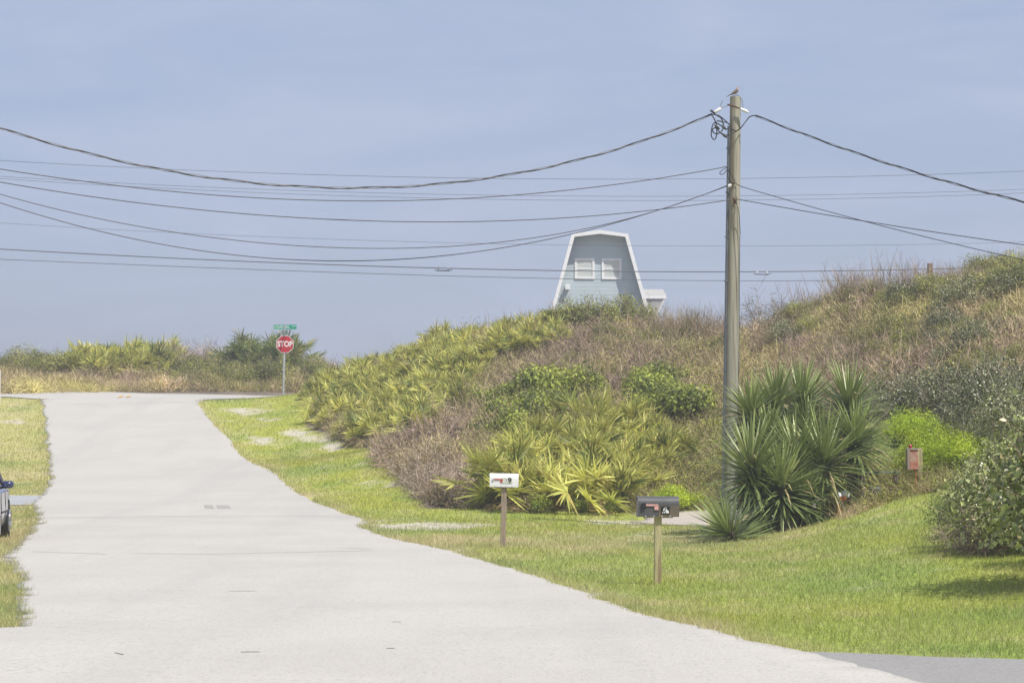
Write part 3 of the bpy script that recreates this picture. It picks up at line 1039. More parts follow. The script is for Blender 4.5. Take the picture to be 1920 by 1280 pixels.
# ------------------------------------------------------------------ wires
def wire(name, pts, D0, D1, rad, label, cat, matn, x0, x1, group=None, deg=4, n=70, twist=0, clampx=None):
    xs = np.array([p[0] for p in pts], float); ys = np.array([p[1] for p in pts], float)
    cf = np.polyfit((xs - 960) / 960, ys, min(deg, len(xs) - 1))
    X = np.linspace(x0, x1, n)

    def yv(x):
        xc = np.clip(x, xs.min(), xs.max())
        g_ = np.polyval(np.polyder(cf), (xc - 960) / 960) / 960
        return np.polyval(cf, (xc - 960) / 960) + g_ * (x - xc)
    y_ = yv(X)
    Dv = D0 + (D1 - D0) * (X - x0) / (x1 - x0)
    pts3 = [P(a, b, d) for a, b, d in zip(X, y_, Dv)]
    mb = MB()
    o_ = pts3[len(pts3) // 2].copy()
    if not twist:
        mb.tube([p - o_ for p in pts3], rad, 6)
    else:
        # bundled cable: three strands wound round one another
        NN = n * 12
        X = np.linspace(x0, x1, NN); y_ = yv(X); Dv = D0 + (D1 - D0) * (X - x0) / (x1 - x0)
        base = [P(a, b, d) for a, b, d in zip(X, y_, Dv)]
        s = 0
        an = [0]
        for i in range(1, NN):
            s += (base[i] - base[i - 1]).length; an.append(s * 2 * math.pi / twist)
        for k, (off, rk, ci) in enumerate([(0, rad * .8, 0), (.9, rad * .8, 0), (3.6, rad * .45, 1)]):
            mb.cur = ci
            mb.tube([p - o_ + Vector((0, math.cos(a_ + off), math.sin(a_ + off))) * rad * 1.25 for p, a_ in zip(base, an)], rk, 5)
    mats = [MT[matn], MT['cable_bare']] if twist else MT[matn]
    o = mb.build(name, mats, None, True)
    o.location = o_
    return meta(o, label, cat, group)


wire('service_cable', [(0, 241), (50, 254), (125, 278), (240, 305), (360, 329), (480, 342), (580, 350.5), (680, 352), (775, 350), (880, 340), (960, 325), (1040, 310), (1155, 280), (1240, 253), (1335, 214)], 47, 51.3,
     .014, 'thick twisted black cable sagging highest from the left frame edge to the pole head', 'power cable', 'cable_black', -260, 1335, twist=1.45, deg=5)
wire('service_cable', [(1417, 218), (1440, 226), (1475, 239), (1500, 248), (1560, 272), (1640, 299), (1700, 318), (1760, 336), (1840, 358), (1920, 379)], 51.3, 44,
     .013, 'thick twisted black cable running down to the right from the pole head', 'power cable', 'cable_black', 1417, 2150, twist=1.3, deg=3, n=40)
GL = 'thin black wires strung from the left to the pole'
wire('overhead_wire', [(0, 317), (150, 339), (300, 357), (480, 370.5), (600, 376), (700, 376.7), (840, 373), (960, 367), (1100, 352), (1240, 334), (1355, 314)], 47, 51.3, .010,
     'thin black wire reaching the pole at the small loop, topmost of the thin ones', 'wire', 'cable_black', -260, 1356)
wire('overhead_wire', [(0, 341.5), (150, 365), (300, 386), (480, 402.5), (640, 412), (800, 416), (960, 413), (1100, 407), (1240, 391), (1368, 375)], 47.5, 51.3, .010,
     'thin black wire that meets the pole lowest after a shallow sag at left', 'wire', 'cable_black', -260, 1370)
wire('overhead_wire', [(0, 364), (150, 402), (300, 432), (480, 454), (600, 463), (710, 465), (820, 463), (960, 452), (1090, 432), (1240, 390), (1365, 348)], 47, 51.3, .009,
     'thin black wire with a deep sag, just above the lowest-sagging one', 'wire', 'cable_black', -260, 1366)
wire('overhead_wire', [(0, 380), (125, 417), (250, 449), (400, 474), (480, 481), (600, 487), (690, 488), (780, 485), (960, 464.5), (1090, 433), (1240, 391), (1365, 349)], 47.3, 51.32, .0095,
     'thin black wire sagging lowest of those tied to the pole', 'wire', 'cable_black', -260, 1366)
wire('overhead_wire', [(1392, 350), (1480, 377), (1600, 410), (1700, 435), (1800, 459), (1920, 488)], 51.3, 45, .008, 'thin black wire dropping most steeply to the right from the pole, over the dune top', 'wire', 'cable_black', 1390, 2150, deg=2)
wire('overhead_wire', [(1382, 374), (1480, 390), (1620, 415), (1750, 435), (1920, 459)], 51.3, 45, .009, 'thin black wire leaving the pole rightward at its lowest bracket', 'wire', 'cable_black', 1380, 2150, deg=2)
for pts, rad, lb, x0, x1 in [
    ([(0, 301), (480, 324), (960, 335), (1368, 335), (1920, 321)], .011, 'faint grey distant line, highest of those behind the pole', -500, 2400),
    ([(0, 331), (480, 354), (960, 367), (1368, 367.5), (1920, 355)], .010, 'faint grey distant line, upper one of the close pair behind the pole', -500, 2400),
    ([(0, 335), (480, 361), (960, 374.5), (1368, 375.5), (1920, 362)], .010, 'faint grey distant line, lower one of the close pair behind the pole', -500, 2400),
    ([(0, 418), (480, 443), (960, 458), (1368, 461), (1920, 454)], .008, 'faintest distant line crossing the top of the blue house gable', -500, 2400),
    ([(0, 467), (480, 490.5), (840, 503), (960, 506), (1368, 509.5), (1700, 505), (1920, 499)], .024, 'dark distant cable passing level with the house windows', -500, 2400),
    ([(0, 486), (480, 505.5), (960, 520), (1368, 526), (1500, 527), (1700, 524)], .015, 'lowest distant line passing just under the house windows', -500, 2400)]:
    wire('distant_line', pts, 107, 109.5, rad, lb, 'power line', 'far_cable', x0, x1, 'distant lines along the coast road', deg=3 if len(pts) > 5 else 2, n=50)
for (xa, ya, lb) in [(831, 504.6, 'small splice clamp hanging on the distant cable left of the house'), (1429, 511.5, 'small splice clamp hanging on the distant cable just right of the pole')]:
    s0 = P(xa, ya, 108.2)
    t0 = empty('cable_splice', s0, lb, 'cable clamp')
    mb = MB(); mb.tube([(-.40, 0, -.03), (-.3, 0, -.06), (.25, 0, -.07), (.42, 0, -.02)], [.008, .025, .03, .01], 6); mb.build('sleeve', MT['far_cable'], t0)
    for s in (-.22, .22):
        mb = MB(); mb.box((s, 0, .02), (.07, .06, .10), bev=.01); mb.build('clamp', MT['bright_white'], t0)

# ------------------------------------------------------------------ the dove on the pole
bt = P(1379.5, 182, 51.5)
bird = empty('bird', (bt.x, bt.y - .02, bt.z + .022), 'small brown dove perched on top of the utility pole, facing right', 'bird', rz=0)
bird.scale = (.72, .72, .72)
mb = MB()
ax = [(-.30, -.055, .004), (-.22, -.02, .012), (-.13, .025, .018), (-.08, .055, .036), (-.03, .085, .052), (.02, .125, .056), (.055, .165, .043), (.07, .195, .028), (.075, .215, .030), (.08, .235, .029), (.085, .25, .014)]
mb.tube([(x, 0, z + .02) for x, z, r_ in ax[:7]], [a_[2] for a_ in ax[:7]], 12)
mb.cur = 1
mb.tube([(.045, 0, .165), (.062, 0, .195), (.068, 0, .215), (.07, 0, .24), (.072, 0, .262), (.072, 0, .272)], [.045, .035, .027, .031, .024, .006], 12)
mb.cur = 2
mb.tube([(.092, 0, .247), (.118, 0, .243)], [.007, .001], 6)
for s in (-1, 1):
    mb.box((.086, s * .024, .252), (.008, .006, .008))
    mb.tube([(0, s * .02, .09), (.005, s * .022, .03), (.0, s * .022, -.03)], .004, 5)
    for a_ in (-.3, .1, .5): mb.tube([(0, s * .022, -.028), (.028 * math.cos(a_), s * .022 + .028 * math.sin(a_), -.032)], .003, 4)
mb.build('body', [MT['bird_brown'], MT['bird_buff'], MT['bird_dark']], bird, True)
for s in (-1, 1):
    mb = MB(); mb.tube([(-.17, s * .012, .035), (-.10, s * .035, .068), (-.03, s * .052, .11), (.03, s * .045, .15)], [.006, .02, .024, .010], 8)
    mb.build('wing', MT['bird_brown'], bird, True)


# ------------------------------------------------------------------ mailboxes
def text_mesh(s, size, name, matn, parent, loc, rot, bold=.0, sx=1.0):
    cu = bpy.data.curves.new(name, 'FONT'); cu.body = s; cu.size = size; cu.align_x = 'CENTER'; cu.align_y = 'CENTER'
    cu.extrude = .0015; cu.offset = bold
    to = bpy.data.objects.new('tmp_text', cu); COL.objects.link(to)
    bpy.context.view_layer.update()
    me = bpy.data.meshes.new_from_object(to.evaluated_get(bpy.context.evaluated_depsgraph_get()))
    bpy.data.objects.remove(to); bpy.data.curves.remove(cu)
    me.materials.clear(); me.materials.append(MT[matn])
    me.transform(Matrix.Diagonal((sx, 1, 1, 1)))
    o = put(name, me, parent); o.location = loc; o.rotation_euler = rot
    return o


def mailbox(base, scale_len, scale_h, post_h, post_w, post_mat, body_mat, door_mat, label, tilt=0, rz=0, flag='flag_red', postoff=0, side_mat=None):
    t0 = empty('mailbox', base, label, 'mailbox', rz=rz)
    mb = MB(); mb.box((postoff, 0, post_h / 2 - .05), (post_w, post_w, post_h + .1), bev=.006); p_ = mb.build('post', MT[post_mat], t0)
    L, W, Hh = scale_len, scale_len * .36, scale_h
    r_ = W / 2
    zb = post_h + .012
    prof = [(-r_, 0), (-r_, Hh - r_)] + [(-r_ * math.cos(a_), Hh - r_ + r_ * math.sin(a_)) for a_ in np.linspace(.2, math.pi - .2, 11)] + [(r_, Hh - r_), (r_, 0)]

    def shell(x0, x1, gr=1.0, z0=zb):
        m_ = MB(); n = len(prof)
        vs = [(x0, y * gr, z0 + z * gr) for y, z in prof] + [(x1, y * gr, z0 + z * gr) for y, z in prof]
        fs = [tuple(range(n)), tuple(range(2 * n - 1, n - 1, -1))] + [(i, i + n, (i + 1) % n + n, (i + 1) % n) for i in range(n)]
        m_.add(vs, fs); return m_
    m_ = shell(-L / 2 + .012, L / 2)
    bo = m_.build('box', MT[body_mat], t0, True)
    m_ = shell(-L / 2 - .006, -L / 2 + .014, 1.035, zb - .004)
    m_.box((-L / 2 - .012, 0, zb + Hh * .86), (.02, .03, .03))
    dr_ = m_.build('door', MT[door_mat], t0, True)
    # hem beads along the bottom edge
    for k in range(4):
        m_ = MB(); m_.box((-L / 2 + L * (.18 + .2 * k), -W / 2 - .003, zb + .006), (.018, .006, .018))
        m_.build('rivet', MT['galvanised'], t0)
    m_ = MB(); m_.box((postoff, 0, post_h + .005), (L * .7, W * .9, .016)); m_.build('mounting_board', MT[post_mat], t0)
    return t0, zb, L, W, Hh


b0 = G(943, 1026)
t0, zb, L, W, Hh = mailbox(b0, .475, .225, 1.0, .092, 'post_brown', 'white_enamel', 'white_enamel', 'white mailbox with a small red flag on a grey-brown wooden post', rz=R(-1))
yf = -W / 2 - .004
mb = MB(); mb.box((-.10, yf - .004, zb + .125), (.15, .006, .018)); mb.box((-.045, yf - .004, zb + .102), (.036, .006, .05)); fl = mb.build('flag', MT['flag_red'], t0)
mb = MB(); mb.tube([(-.185, yf + .004, zb + .118), (-.185, yf - .010, zb + .118)], .020, 12); mb.build('flag_pivot', MT['galvanised'], t0)
mb = MB(); mb.box((.05, yf, zb + .105), (.17, .004, .09)); pl_ = mb.build('number_plate', MT['plate_grey'], t0)
text_mesh('9', .125, 'number', 'black_mark', t0, (.092, yf - .004, zb + .108), (R(90), 0, 0), .003)
text_mesh('1', .085, 'number', 'galvanised', t0, (.04, yf - .004, zb + .105), (R(90), 0, 0))
mb = MB(); mb.box((L / 2 + .002, 0, zb + Hh * .4), (.004, W * .8, .006)); mb.build('seam', MT['galvanised'], t0)

b1 = G(1233, 1095)
t1, zb, L, W, Hh = mailbox(b1, .53, .262, .862, .092, 'post_tan', 'mailbox_black', 'mailbox_black', 'dark grey mailbox with faded pink flag and rusty side on a yellowish wooden post', rz=R(3), postoff=.0)
yf = -W / 2 - .004
mb = MB(); mb.box((-.095, yf - .006, zb + .150), (.17, .006, .026)); mb.box((-.032, yf - .006, zb + .118), (.055, .006, .065), bev=.002); mb.build('flag', MT['flag_pink'], t1)
mb = MB(); mb.box((-.195, yf - .012, zb + .142), (.055, .024, .075), bev=.006); mb.build('flag_pivot', MT['car_trim'], t1)
mb = MB(); mb.box((.13, yf + .0015, zb + .075), (.26, .003, .14)); mb.build('rust_patch', MT['mailbox_rust'], t1)
mb = MB(); mb.box((.085, yf - .002, zb + .083), (.115, .004, .105)); mb.build('number_plate', MT['car_trim'], t1)
mb = MB()
for pl in [[(-.03, -.035), (-.045, -.035), (-.035, -.02), (-.022, -.028)], [(-.03, .0), (-.02, .03), (-.008, .035), (-.012, .0), (-.025, -.01)], [(-.012, -.035), (-.02, -.02), (-.01, -.012), (.0, -.036)],
           [(.0, .045), (.006, .02), (.0, -.01), (.012, -.036), (.045, -.036), (.047, -.02), (.035, .0), (.015, .012), (.01, .04)]]:
    mb.prism([(x + .085, z + zb + .083) for x, z in pl], yf - .008, yf - .005)
mb.build('number', MT['bright_white'], t1)
# the two supports do not stand quite true
t0.rotation_euler = (0, R(1.2), R(-1)); t1.rotation_euler = (0, R(.4), R(3))

# ------------------------------------------------------------------ stop sign
sb = P(531, 739, 105); sb.z = hz(sb.x, sb.y) - .02
sp_ = empty('stop_sign', sb, 'red octagonal stop sign with green street name blades on a grey metal post', 'road sign')
s105 = F / 105
HT = (739 - 603) / s105
mb = MB()
tx = .06
mb.add([(x + (tx if z > 1 else 0), y, z) for z in (0, HT) for x, y in ((-.045, 0), (-.02, -.035), (.02, -.035), (.045, 0), (.03, .0), (.012, -.02), (-.012, -.02), (-.03, 0))],
       [(i, (i + 1) % 8, (i + 1) % 8 + 8, i + 8) for i in range(8)] + [tuple(range(8)), tuple(range(15, 7, -1))])
mb.build('post', MT['galvanised'], sp_)
zc = (739 - 641) / s105
xo = (534 - 531) / s105


def octa(r_, y0, y1, name, m_, par):
    q = MB(); q.prism([(xo + r_ * math.cos(R(22.5 + 45 * k)), zc + r_ * math.sin(R(22.5 + 45 * k))) for k in range(8)], y0, y1); return q.build(name, MT[m_], par)


r8 = .375 / math.cos(R(22.5))
pnl = octa(r8, -.045, -.041, 'stop_panel', 'sign_white', sp_)
octa(r8 * .945, -.0475, -.0455, 'red_face', 'sign_red', pnl)
tm = text_mesh('STOP', .335, 'lettering', 'sign_white', pnl, (xo, -.049, zc - .0), (R(90), 0, 0), .011, .82)
zs_ = (739 - 608.5) / s105
bl = MB(); bl.box((xo + .0, -.01, zs_), (1.0, .012, .20)); bld = bl.build('street_name_blade', MT['sign_green'], sp_)
text_mesh('COASTAL', .19, 'lettering', 'sign_white', bld, (xo - .14, -.019, zs_ - .0), (R(90), 0, 0), .001, .80)
text_mesh('HWY', .09, 'lettering', 'sign_white', bld, (xo + .385, -.019, zs_ + .03), (R(90), 0, 0), .0005, .8)
q = MB(); q.box((0, 0, 0), (.85, .012, .20)); b2 = q.build('cross_street_blade', MT['sign_green_faded'], sp_); b2.location = (xo + .0, .0, zs_ - .235); b2.rotation_euler = (0, R(4), R(-68))
mb = MB(); mb.box((xo, 0, zs_ + .115), (.03, .03, .04)); mb.build('cap', MT['galvanised'], sp_)
mb = MB(); mb.box((xo, 0, zs_ - .12), (.05, .05, .05)); mb.build('bracket', MT['galvanised'], sp_)

# narrow white marker at the very left
q = G(1, 741)
mk = empty('marker_post', (P(-3, 720, 101).x, 101, hz(P(-3, 720, 101).x, 101)), 'narrow white marker post at the left frame edge by the crest', 'post')
mb = MB(); mb.box((0, 0, .65), (.17, .04, 1.36), bev=.008); mb.build('panel', MT['marker_white'], mk)

# yellow road marks and the grate-like patches in the road
for k, (xa, ya) in enumerate([(226.5, 745.5), (241.5, 745.5)]):
    q = G(xa, ya); q.y -= .0
    mb = MB(); wd = .052
    ys = [q.y - .6, q.y, q.y + .6]
    vs = [(q.x + s * wd, yy, hz(q.x + s * wd, yy) + .062) for yy in ys for s in (-1, 1)]
    mb.add(vs, [(0, 1, 3, 2), (2, 3, 5, 4)])
    meta(mb.build('painted_line', MT['paint_yellow']), 'short yellow painted line at the road mouth', None, 'yellow road marks', 'structure')
mb = MB()
rj = random.Random(5)
for (xa, xb) in [(383, 400), (407, 432)]:
    nn = int((xb - xa) / 4.2)
    for k in range(nn):
        xx = xa + (xb - xa) * k / nn
        q = G(xx, 949); q2 = G(xx + 4, 956)
        d_ = (q2 - q); wv = .011
        mb.add([(p.x + s * wv, p.y, hz(p.x, p.y) + .036) for p in (q, q2) for s in (-1, 1)], [(0, 1, 3, 2)])
meta(mb.build('tyre_scuffs', MT['grey_asphalt']), 'two small hatched dark scuffs on the road', None, None, 'structure')
mb = MB()
for pts in [[(250, 1042), (400, 1042), (520, 1040), (640, 1037), (700, 1036)], [(60, 1038), (130, 1040), (200, 1043)], [(430, 1114), (455, 1113), (480, 1113.5)], [(452, 1230), (470, 1229), (488, 1230)], [(360, 941), (380, 942), (396, 941.5)], [(215, 1233), (232, 1234)],
            [(640, 1030), (670, 1031), (695, 1032)], [(725, 1225), (740, 1224)], [(735, 1172), (752, 1173)]]:
    prev = None
    for (a_, b_) in pts:
        q = G(a_, b_)
        cur = [(q.x, q.y - .022, hz(q.x, q.y) + .035), (q.x, q.y + .022, hz(q.x, q.y) + .035)]
        if prev: mb.add(prev + cur, [(0, 2, 3, 1)])
        prev = cur
meta(mb.build('road_cracks', MT['crack_grey']), 'thin dark cracks crossing the pale road', None, None, 'structure')

# ------------------------------------------------------------------ the house
hc = P(1125, 600, 125)
hb = Vector((hc.x, 125, 3.7))
house = empty('house', hb, 'pale blue gambrel-roofed house with white trim standing behind the dune', 'house')
s125 = F / 125
zr = P(1127, 431, 125).z - 3.7; zk = P(1127, 438.5, 125).z - 3.7; ka = 53 / s125; sl_ = .272
DEP = 9.0; WY = .62


def hx(z): return ka + (zk - z) * sl_


# facade of lapped boards
mb = MB()
course = .2; z = 0
while z < zr - .12:
    z2 = min(z + course, zr - .12)
    a0 = hx(z) - .12; a1 = hx(z2) - .12
    if z2 > zk - .14:
        a1 = max(.05, (ka - .12) * (zr - z2) / (zr - zk + .14)) if z2 > zk - .02 else a1
    if z > zk - .14: a0 = min(a0, ka - .1)
    mb.add([(-a0, WY, z), (a0, WY, z), (a1, WY + .005, z2), (-a1, WY + .005, z2), (-a0, WY + .005, z), (a0, WY + .005, z)], [(0, 1, 2, 3), (0, 4, 5, 1)])
    z = z2
mb.build('front_wall', MT['siding_blue'], house)
mb = MB()
b_ = hx(0) - .12
mb.prism([(-b_, 0), (b_, 0), (ka - .12, zk - .1), (0, zr - .14), (-ka + .12, zk - .1)], WY + .03, DEP - .3)
mb.build('wall', MT['siding_blue'], house)
# roof slabs
mb = MB(); th = .12
o_ = [(-hx(0), 0), (-ka, zk), (0, zr), (ka, zk), (hx(0), 0)]
i_ = [(x * (1 - .0) - (th if x > 0 else -th if x < 0 else 0), z - (0 if k in (0, 4) else th)) for k, (x, z) in enumerate(o_)]
for k in range(4):
    mb.prism([o_[k], o_[k + 1], i_[k + 1], i_[k]], .045, DEP)
mb.build('roof', MT['roof_shingle'], house)
mb = MB(); tw = .21
i2 = [(-hx(0) + tw * .82, 0), (-ka + tw * .72, zk - tw * .72), (0, zr - tw * .95), (ka - tw * .72, zk - tw * .72), (hx(0) - tw * .82, 0)]
for k in range(4):
    mb.prism([o_[k], o_[k + 1], i2[k + 1], i2[k]], 0, .04)
mb.build('rake_board', MT['trim_white'], house)
for (wx, wz) in [(1097, 502), (1148, 502.5)]:
    X0 = (wx - 1125) / s125; Z0 = P(1125, wz, 125).z - 3.7
    q = MB(); ww, wh, tr_ = 1.04, 1.10, .12
    q.box((X0, WY - .02, Z0 + wh / 2 - tr_ / 2), (ww, .05, tr_)); q.box((X0, WY - .02, Z0 - wh / 2 + tr_ / 2), (ww, .05, tr_))
    q.box((X0 - ww / 2 + tr_ / 2, WY - .02, Z0), (tr_, .05, wh - 2 * tr_)); q.box((X0 + ww / 2 - tr_ / 2, WY - .02, Z0), (tr_, .05, wh - 2 * tr_))
    q.box((X0, WY - .012, Z0), (ww - 2 * tr_, .03, .06))
    wn = q.build('window', MT['trim_white'], house)
    q = MB(); q.box((X0, WY - .003, Z0), (ww - 2 * tr_, .012, wh - 2 * tr_)); q.build('pane', MT['blind'], wn)
    q = MB()
    for k in range(9): q.box((X0, WY - .012, Z0 - .38 + k * .095), (ww - 2 * tr_ - .02, .008, .012))
    q.build('blind', MT['trim_white'], wn)
X0 = (1064.5 - 1125) / s125; Z0 = P(1125, 537, 125).z - 3.7
q = MB(); q.box((X0, WY - .14, Z0), (.23, .28, .2), bev=.02); q.box((X0, WY - .29, Z0 - .02), (.25, .02, .22)); q.build('vent_hood', MT['trim_white'], house)
# shingled dormer standing out of the right roof slope
q = MB()
xR = (1252 - 1125) / s125; zt = P(1250, 558, 126).z - 3.7; zbm = P(1250, 590, 126).z - 3.7
slp = (1252 - 1237) / s125 / (30 / s125)
nrow = 12
x0w = hx(zt) - .35
for k in range(nrow):
    za = zt - k * .13; zb_ = za - .13
    xa = xR - .12 - (zt - za) * slp; xb = xR - .12 - (zt - zb_) * slp
    q.add([(x0w, 1.04, za), (xa, 1.04, za), (xb, 1.035, zb_), (x0w, 1.035, zb_), (x0w, 3.6, zb_), (xb, 3.6, zb_), (xa, 3.6, za)], [(0, 1, 2, 3), (1, 6, 5, 2), (3, 2, 5, 4)])
q.build('dormer_wall', MT['shingle_grey'], house)
q = MB(); q.add([(hx(zt) - .3, 1.0, zt + .12), (xR, 1.0, zt + .12), (xR, 3.8, zt + .62), (hx(zt) - .5, 3.8, zt + .62), (hx(zt) - .3, 1.0, zt + .05), (xR, 1.0, zt + .05), (xR, 3.8, zt + .5), (hx(zt) - .5, 3.8, zt + .5)],
                [(0, 1, 2, 3), (7, 6, 5, 4), (0, 4, 5, 1), (1, 5, 6, 2)])
q.build('dormer_roof', MT['shingle_grey'], house)
q = MB(); q.box(((hx(zt) + xR) / 2 - .1, .985, zt + .03), (xR - hx(zt) + .2, .03, .16))
e0 = Vector((xR - .06, 1.02, zt)); e1 = Vector((xR - .06 - 1.5 * slp, 1.02, zt - 1.5))
q.tube([e0, e1], .045, 4)
q.build('dormer_trim', MT['trim_white'], house)


# ------------------------------------------------------------------ the parked car (only its flank shows)
def car(origin, rz):
    c = empty('parked_car', origin, 'dark blue sedan parked on the left verge, cut off by the frame', 'car', rz=rz)
    # x across, -y is the nose
    st = [(-2.30, .55, .66, .30, .52), (-2.22, .74, .70, .24, .60), (-1.9, .84, .78, .20, .70), (-1.4, .88, .86, .18, .78), (-.75, .895, .93, .18, .83), (0, .90, .95, .18, .84), (.9, .90, .97, .18, .85), (1.5, .89, .99, .19, .86), (2.0, .86, .98, .24, .84),
          (2.3, .78, .90, .30, .74), (2.38, .66, .80, .36, .62)]
    m_ = MB(); rings = []
    for (y, hw, top, bot, sh) in st:
        rings.append([(-hw * .86, bot), (-hw * .97, bot + .1), (-hw, (bot + sh) / 2), (-hw * .985, sh), (-hw * .88, top - .035), (-hw * .5, top), (0, top + .012), (hw * .5, top), (hw * .88, top - .035), (hw * .985, sh), (hw, (bot + sh) / 2), (hw * .97, bot + .1), (hw * .86, bot)])
    n = 13
    vs = [(x, st[k][0], z) for k in range(len(st)) for x, z in rings[k]]
    fs = [(k * n + i, k * n + (i + 1) % n, (k + 1) * n + (i + 1) % n, (k + 1) * n + i) for k in range(len(st) - 1) for i in range(n)] + [tuple(range(n)), tuple(range(len(vs) - n, len(vs)))[::-1]]
    m_.add(vs, fs); body = m_.build('body', MT['car_blue'], c, True)
    gs = [(-.95, .74, .93), (-.35, .63, 1.33), (.1, .60, 1.42), (.9, .60, 1.41), (1.35, .62, 1.30), (1.85, .70, .98)]
    m_ = MB(); vs = []
    for y, hw, tp in gs: vs += [(-max(hw, .0) - (.14 if tp > 1.1 else .03), y, .92), (-hw, y, tp), (hw, y, tp), (hw + (.14 if tp > 1.1 else .03), y, .92)]
    m_.add(vs, [(k * 4 + i, k * 4 + i + 1, k * 4 + i + 5, k * 4 + i + 4) for k in range(5) for i in range(3)] + [(0, 1, 2, 3), (23, 22, 21, 20)])
    m_.build('windows', MT['glass_dark'], c)
    m_ = MB(); vs = []
    for y, hw, tp in [(-.38, .64, 1.325), (.1, .62, 1.435), (.9, .62, 1.425), (1.38, .63, 1.305)]: vs += [(-hw, y, tp - .02), (-hw * .8, y, tp + .012), (hw * .8, y, tp + .012), (hw, y, tp - .02)]
    m_.add(vs, [(k * 4 + i, k * 4 + i + 1, k * 4 + i + 5, k * 4 + i + 4) for k in range(3) for i in range(3)])
    for s in (-1, 1):
        m_.tube([(s * .775, -.93, .93), (s * .65, -.36, 1.33)], .028, 6); m_.tube([(s * .74, .38, .95), (s * .61, .40, 1.41)], .03, 6); m_.tube([(s * .73, 1.84, .98), (s * .63, 1.36, 1.31)], .05, 6)
    m_.build('roof', MT['car_blue'], c, True)
    for s in (-1, 1):
        for y, nm in ((-1.42, 'wheel'), (1.35, 'wheel')):
            m_ = MB(); m_.tube([(s * .70, y, .31), (s * .72, y, .31), (s * .885, y, .31), (s * .905, y, .31)], [.29, .315, .315, .29], 28); wv = m_.build(nm, MT['tyre'], c, True)
            m_ = MB(); m_.tube([(s * .90, y, .31), (s * .912, y, .31)], [.205, .195], 24)
            for k in range(5):
                a_ = k * 1.2566; m_.tube([(s * .915, y, .31), (s * .915, y + .17 * math.cos(a_), .31 + .17 * math.sin(a_))], .028, 5)
            m_.build('rim', MT['rim'], wv, True)
            m_ = MB(); m_.tube([(s * .62, y, .33), (s * .899, y, .33)], [.36, .36], 28); m_.build('wheel_arch', MT['car_trim'], c)
        m_ = MB(); m_.box((s * 1.0, -.62, .99), (.20, .11, .13), bev=.035); mi_ = m_.build('mirror', MT['car_blue'], c, True)
        m_ = MB(); m_.tube([(s * .86, -.60, .93), (s * .95, -.61, .95)], .025, 6); m_.build('mirror_arm', MT['car_trim'], mi_)
        m_ = MB(); m_.box((s * .60, -2.235, .60), (.32, .10, .13), bev=.03); m_.build('headlight', MT['lamp_glass'], c, True)
        m_ = MB(); m_.box((s * .62, 2.34, .74), (.26, .06, .14), bev=.02); m_.build('tail_light', MT['flag_red'], c)
        for y in (-.05, .85):
            m_ = MB(); m_.box((s * .905, y, .86), (.02, .16, .025)); m_.build('door_handle', MT['car_blue'], c)
        m_ = MB()
        for y in (-.62, .42, 1.25): m_.box((s * .898, y, .58), (.008, .010, .60))
        m_.box((s * .902, .3, .50), (.012, 1.9, .03))
        m_.build('door_seam', MT['car_trim'], c)
    m_ = MB(); m_.box((0, -2.30, .60), (.55, .04, .12)); m_.box((0, -2.305, .36), (1.0, .04, .10)); m_.build('grille', MT['car_trim'], c)
    return c


xF = P(5, 1020, 41.3).x - .91; 
car((xF - .28, 42.7, hz(xF, 42.6) + .01), R(8))


# ------------------------------------------------------------------ small things by the right lawn
q = G(1712, 905); ob = Vector((P(1712, 905, 46).x, 46, hz(P(1712, 905, 46).x, 46)))
zt_ = P(1712, 842, 46).z - ob.z
sbx = empty('utility_stake', ob, 'red-fronted box between two weathered boards with a dark red knob on top', 'meter post')
hh = zt_
mb = MB(); mb.box((-.10, 0, hh - .19), (.05, .20, .40), bev=.006); mb.build('side_board', MT['post_brown'], sbx)
mb = MB(); mb.box((.13, .02, hh / 2 + .0), (.09, .12, hh + .04), bev=.006); mb.build('post', MT['post_tan'], sbx)
mb = MB(); mb.box((.005, -.03, hh - .19), (.155, .10, .38), bev=.005); mb.build('red_panel', MT['red_panel'], sbx)
mb = MB(); mb.box((-.02, -.03, hh + .008), (.22, .14, .02)); mb.build('cap_board', MT['clay_dry'], sbx)
mb = MB(); mb.tube([(-.05, -.02, hh + .01), (-.05, -.02, hh + .035), (-.05, -.02, hh + .07), (-.05, -.02, hh + .095)], [.022, .034, .034, .012], 10); mb.build('knob', MT['knob_red'], sbx, True)
mb = MB(); mb.tube([(.05, -.02, 0), (.045, -.02, hh - .38)], .018, 8); mb.build('stake', MT['orange_paint'], sbx)
# low frame with a green top board
q = P(1650, 885, 46.4); bz = hz(q.x, 46.4)
lf_ = empty('low_bench', (q.x, 46.4, bz), 'low bench-like rack with a grey-green top board half hidden in the weeds', 'rack')
th_ = q.z - bz
mb = MB(); mb.box((-.02, 0, th_), (.78, .25, .035), bev=.005); mb.build('top_board', MT['green_lid'], lf_)
for x in (-.34, .30):
    mb = MB(); mb.box((x, 0, th_ / 2 - .03), (.06, .2, th_ - .03)); mb.build('leg', MT['post_brown'], lf_)
mb = MB(); mb.tube([(-.18, -.05, .02), (-.18, -.05, .06), (-.18, -.05, .24), (-.18, -.05, .27)], [.10, .13, .13, .08], 14)
o = mb.build('bucket', MT['barrel_grey'], None, True); o.location = (q.x + .05, 46.2, bz); meta(o, 'upturned dark grey bucket under the green-topped low rack', 'bucket')
mb = MB(); mb.box((0, 0, .12), (.30, .16, .24), bev=.01); mb.box((0, 0, .255), (.32, .18, .03))
o = mb.build('iron_box', MT['rusty_iron']); o.location = (q.x + .22, 46.1, bz); meta(o, 'small rust-brown metal box beside the grey bucket in the weeds', 'box')
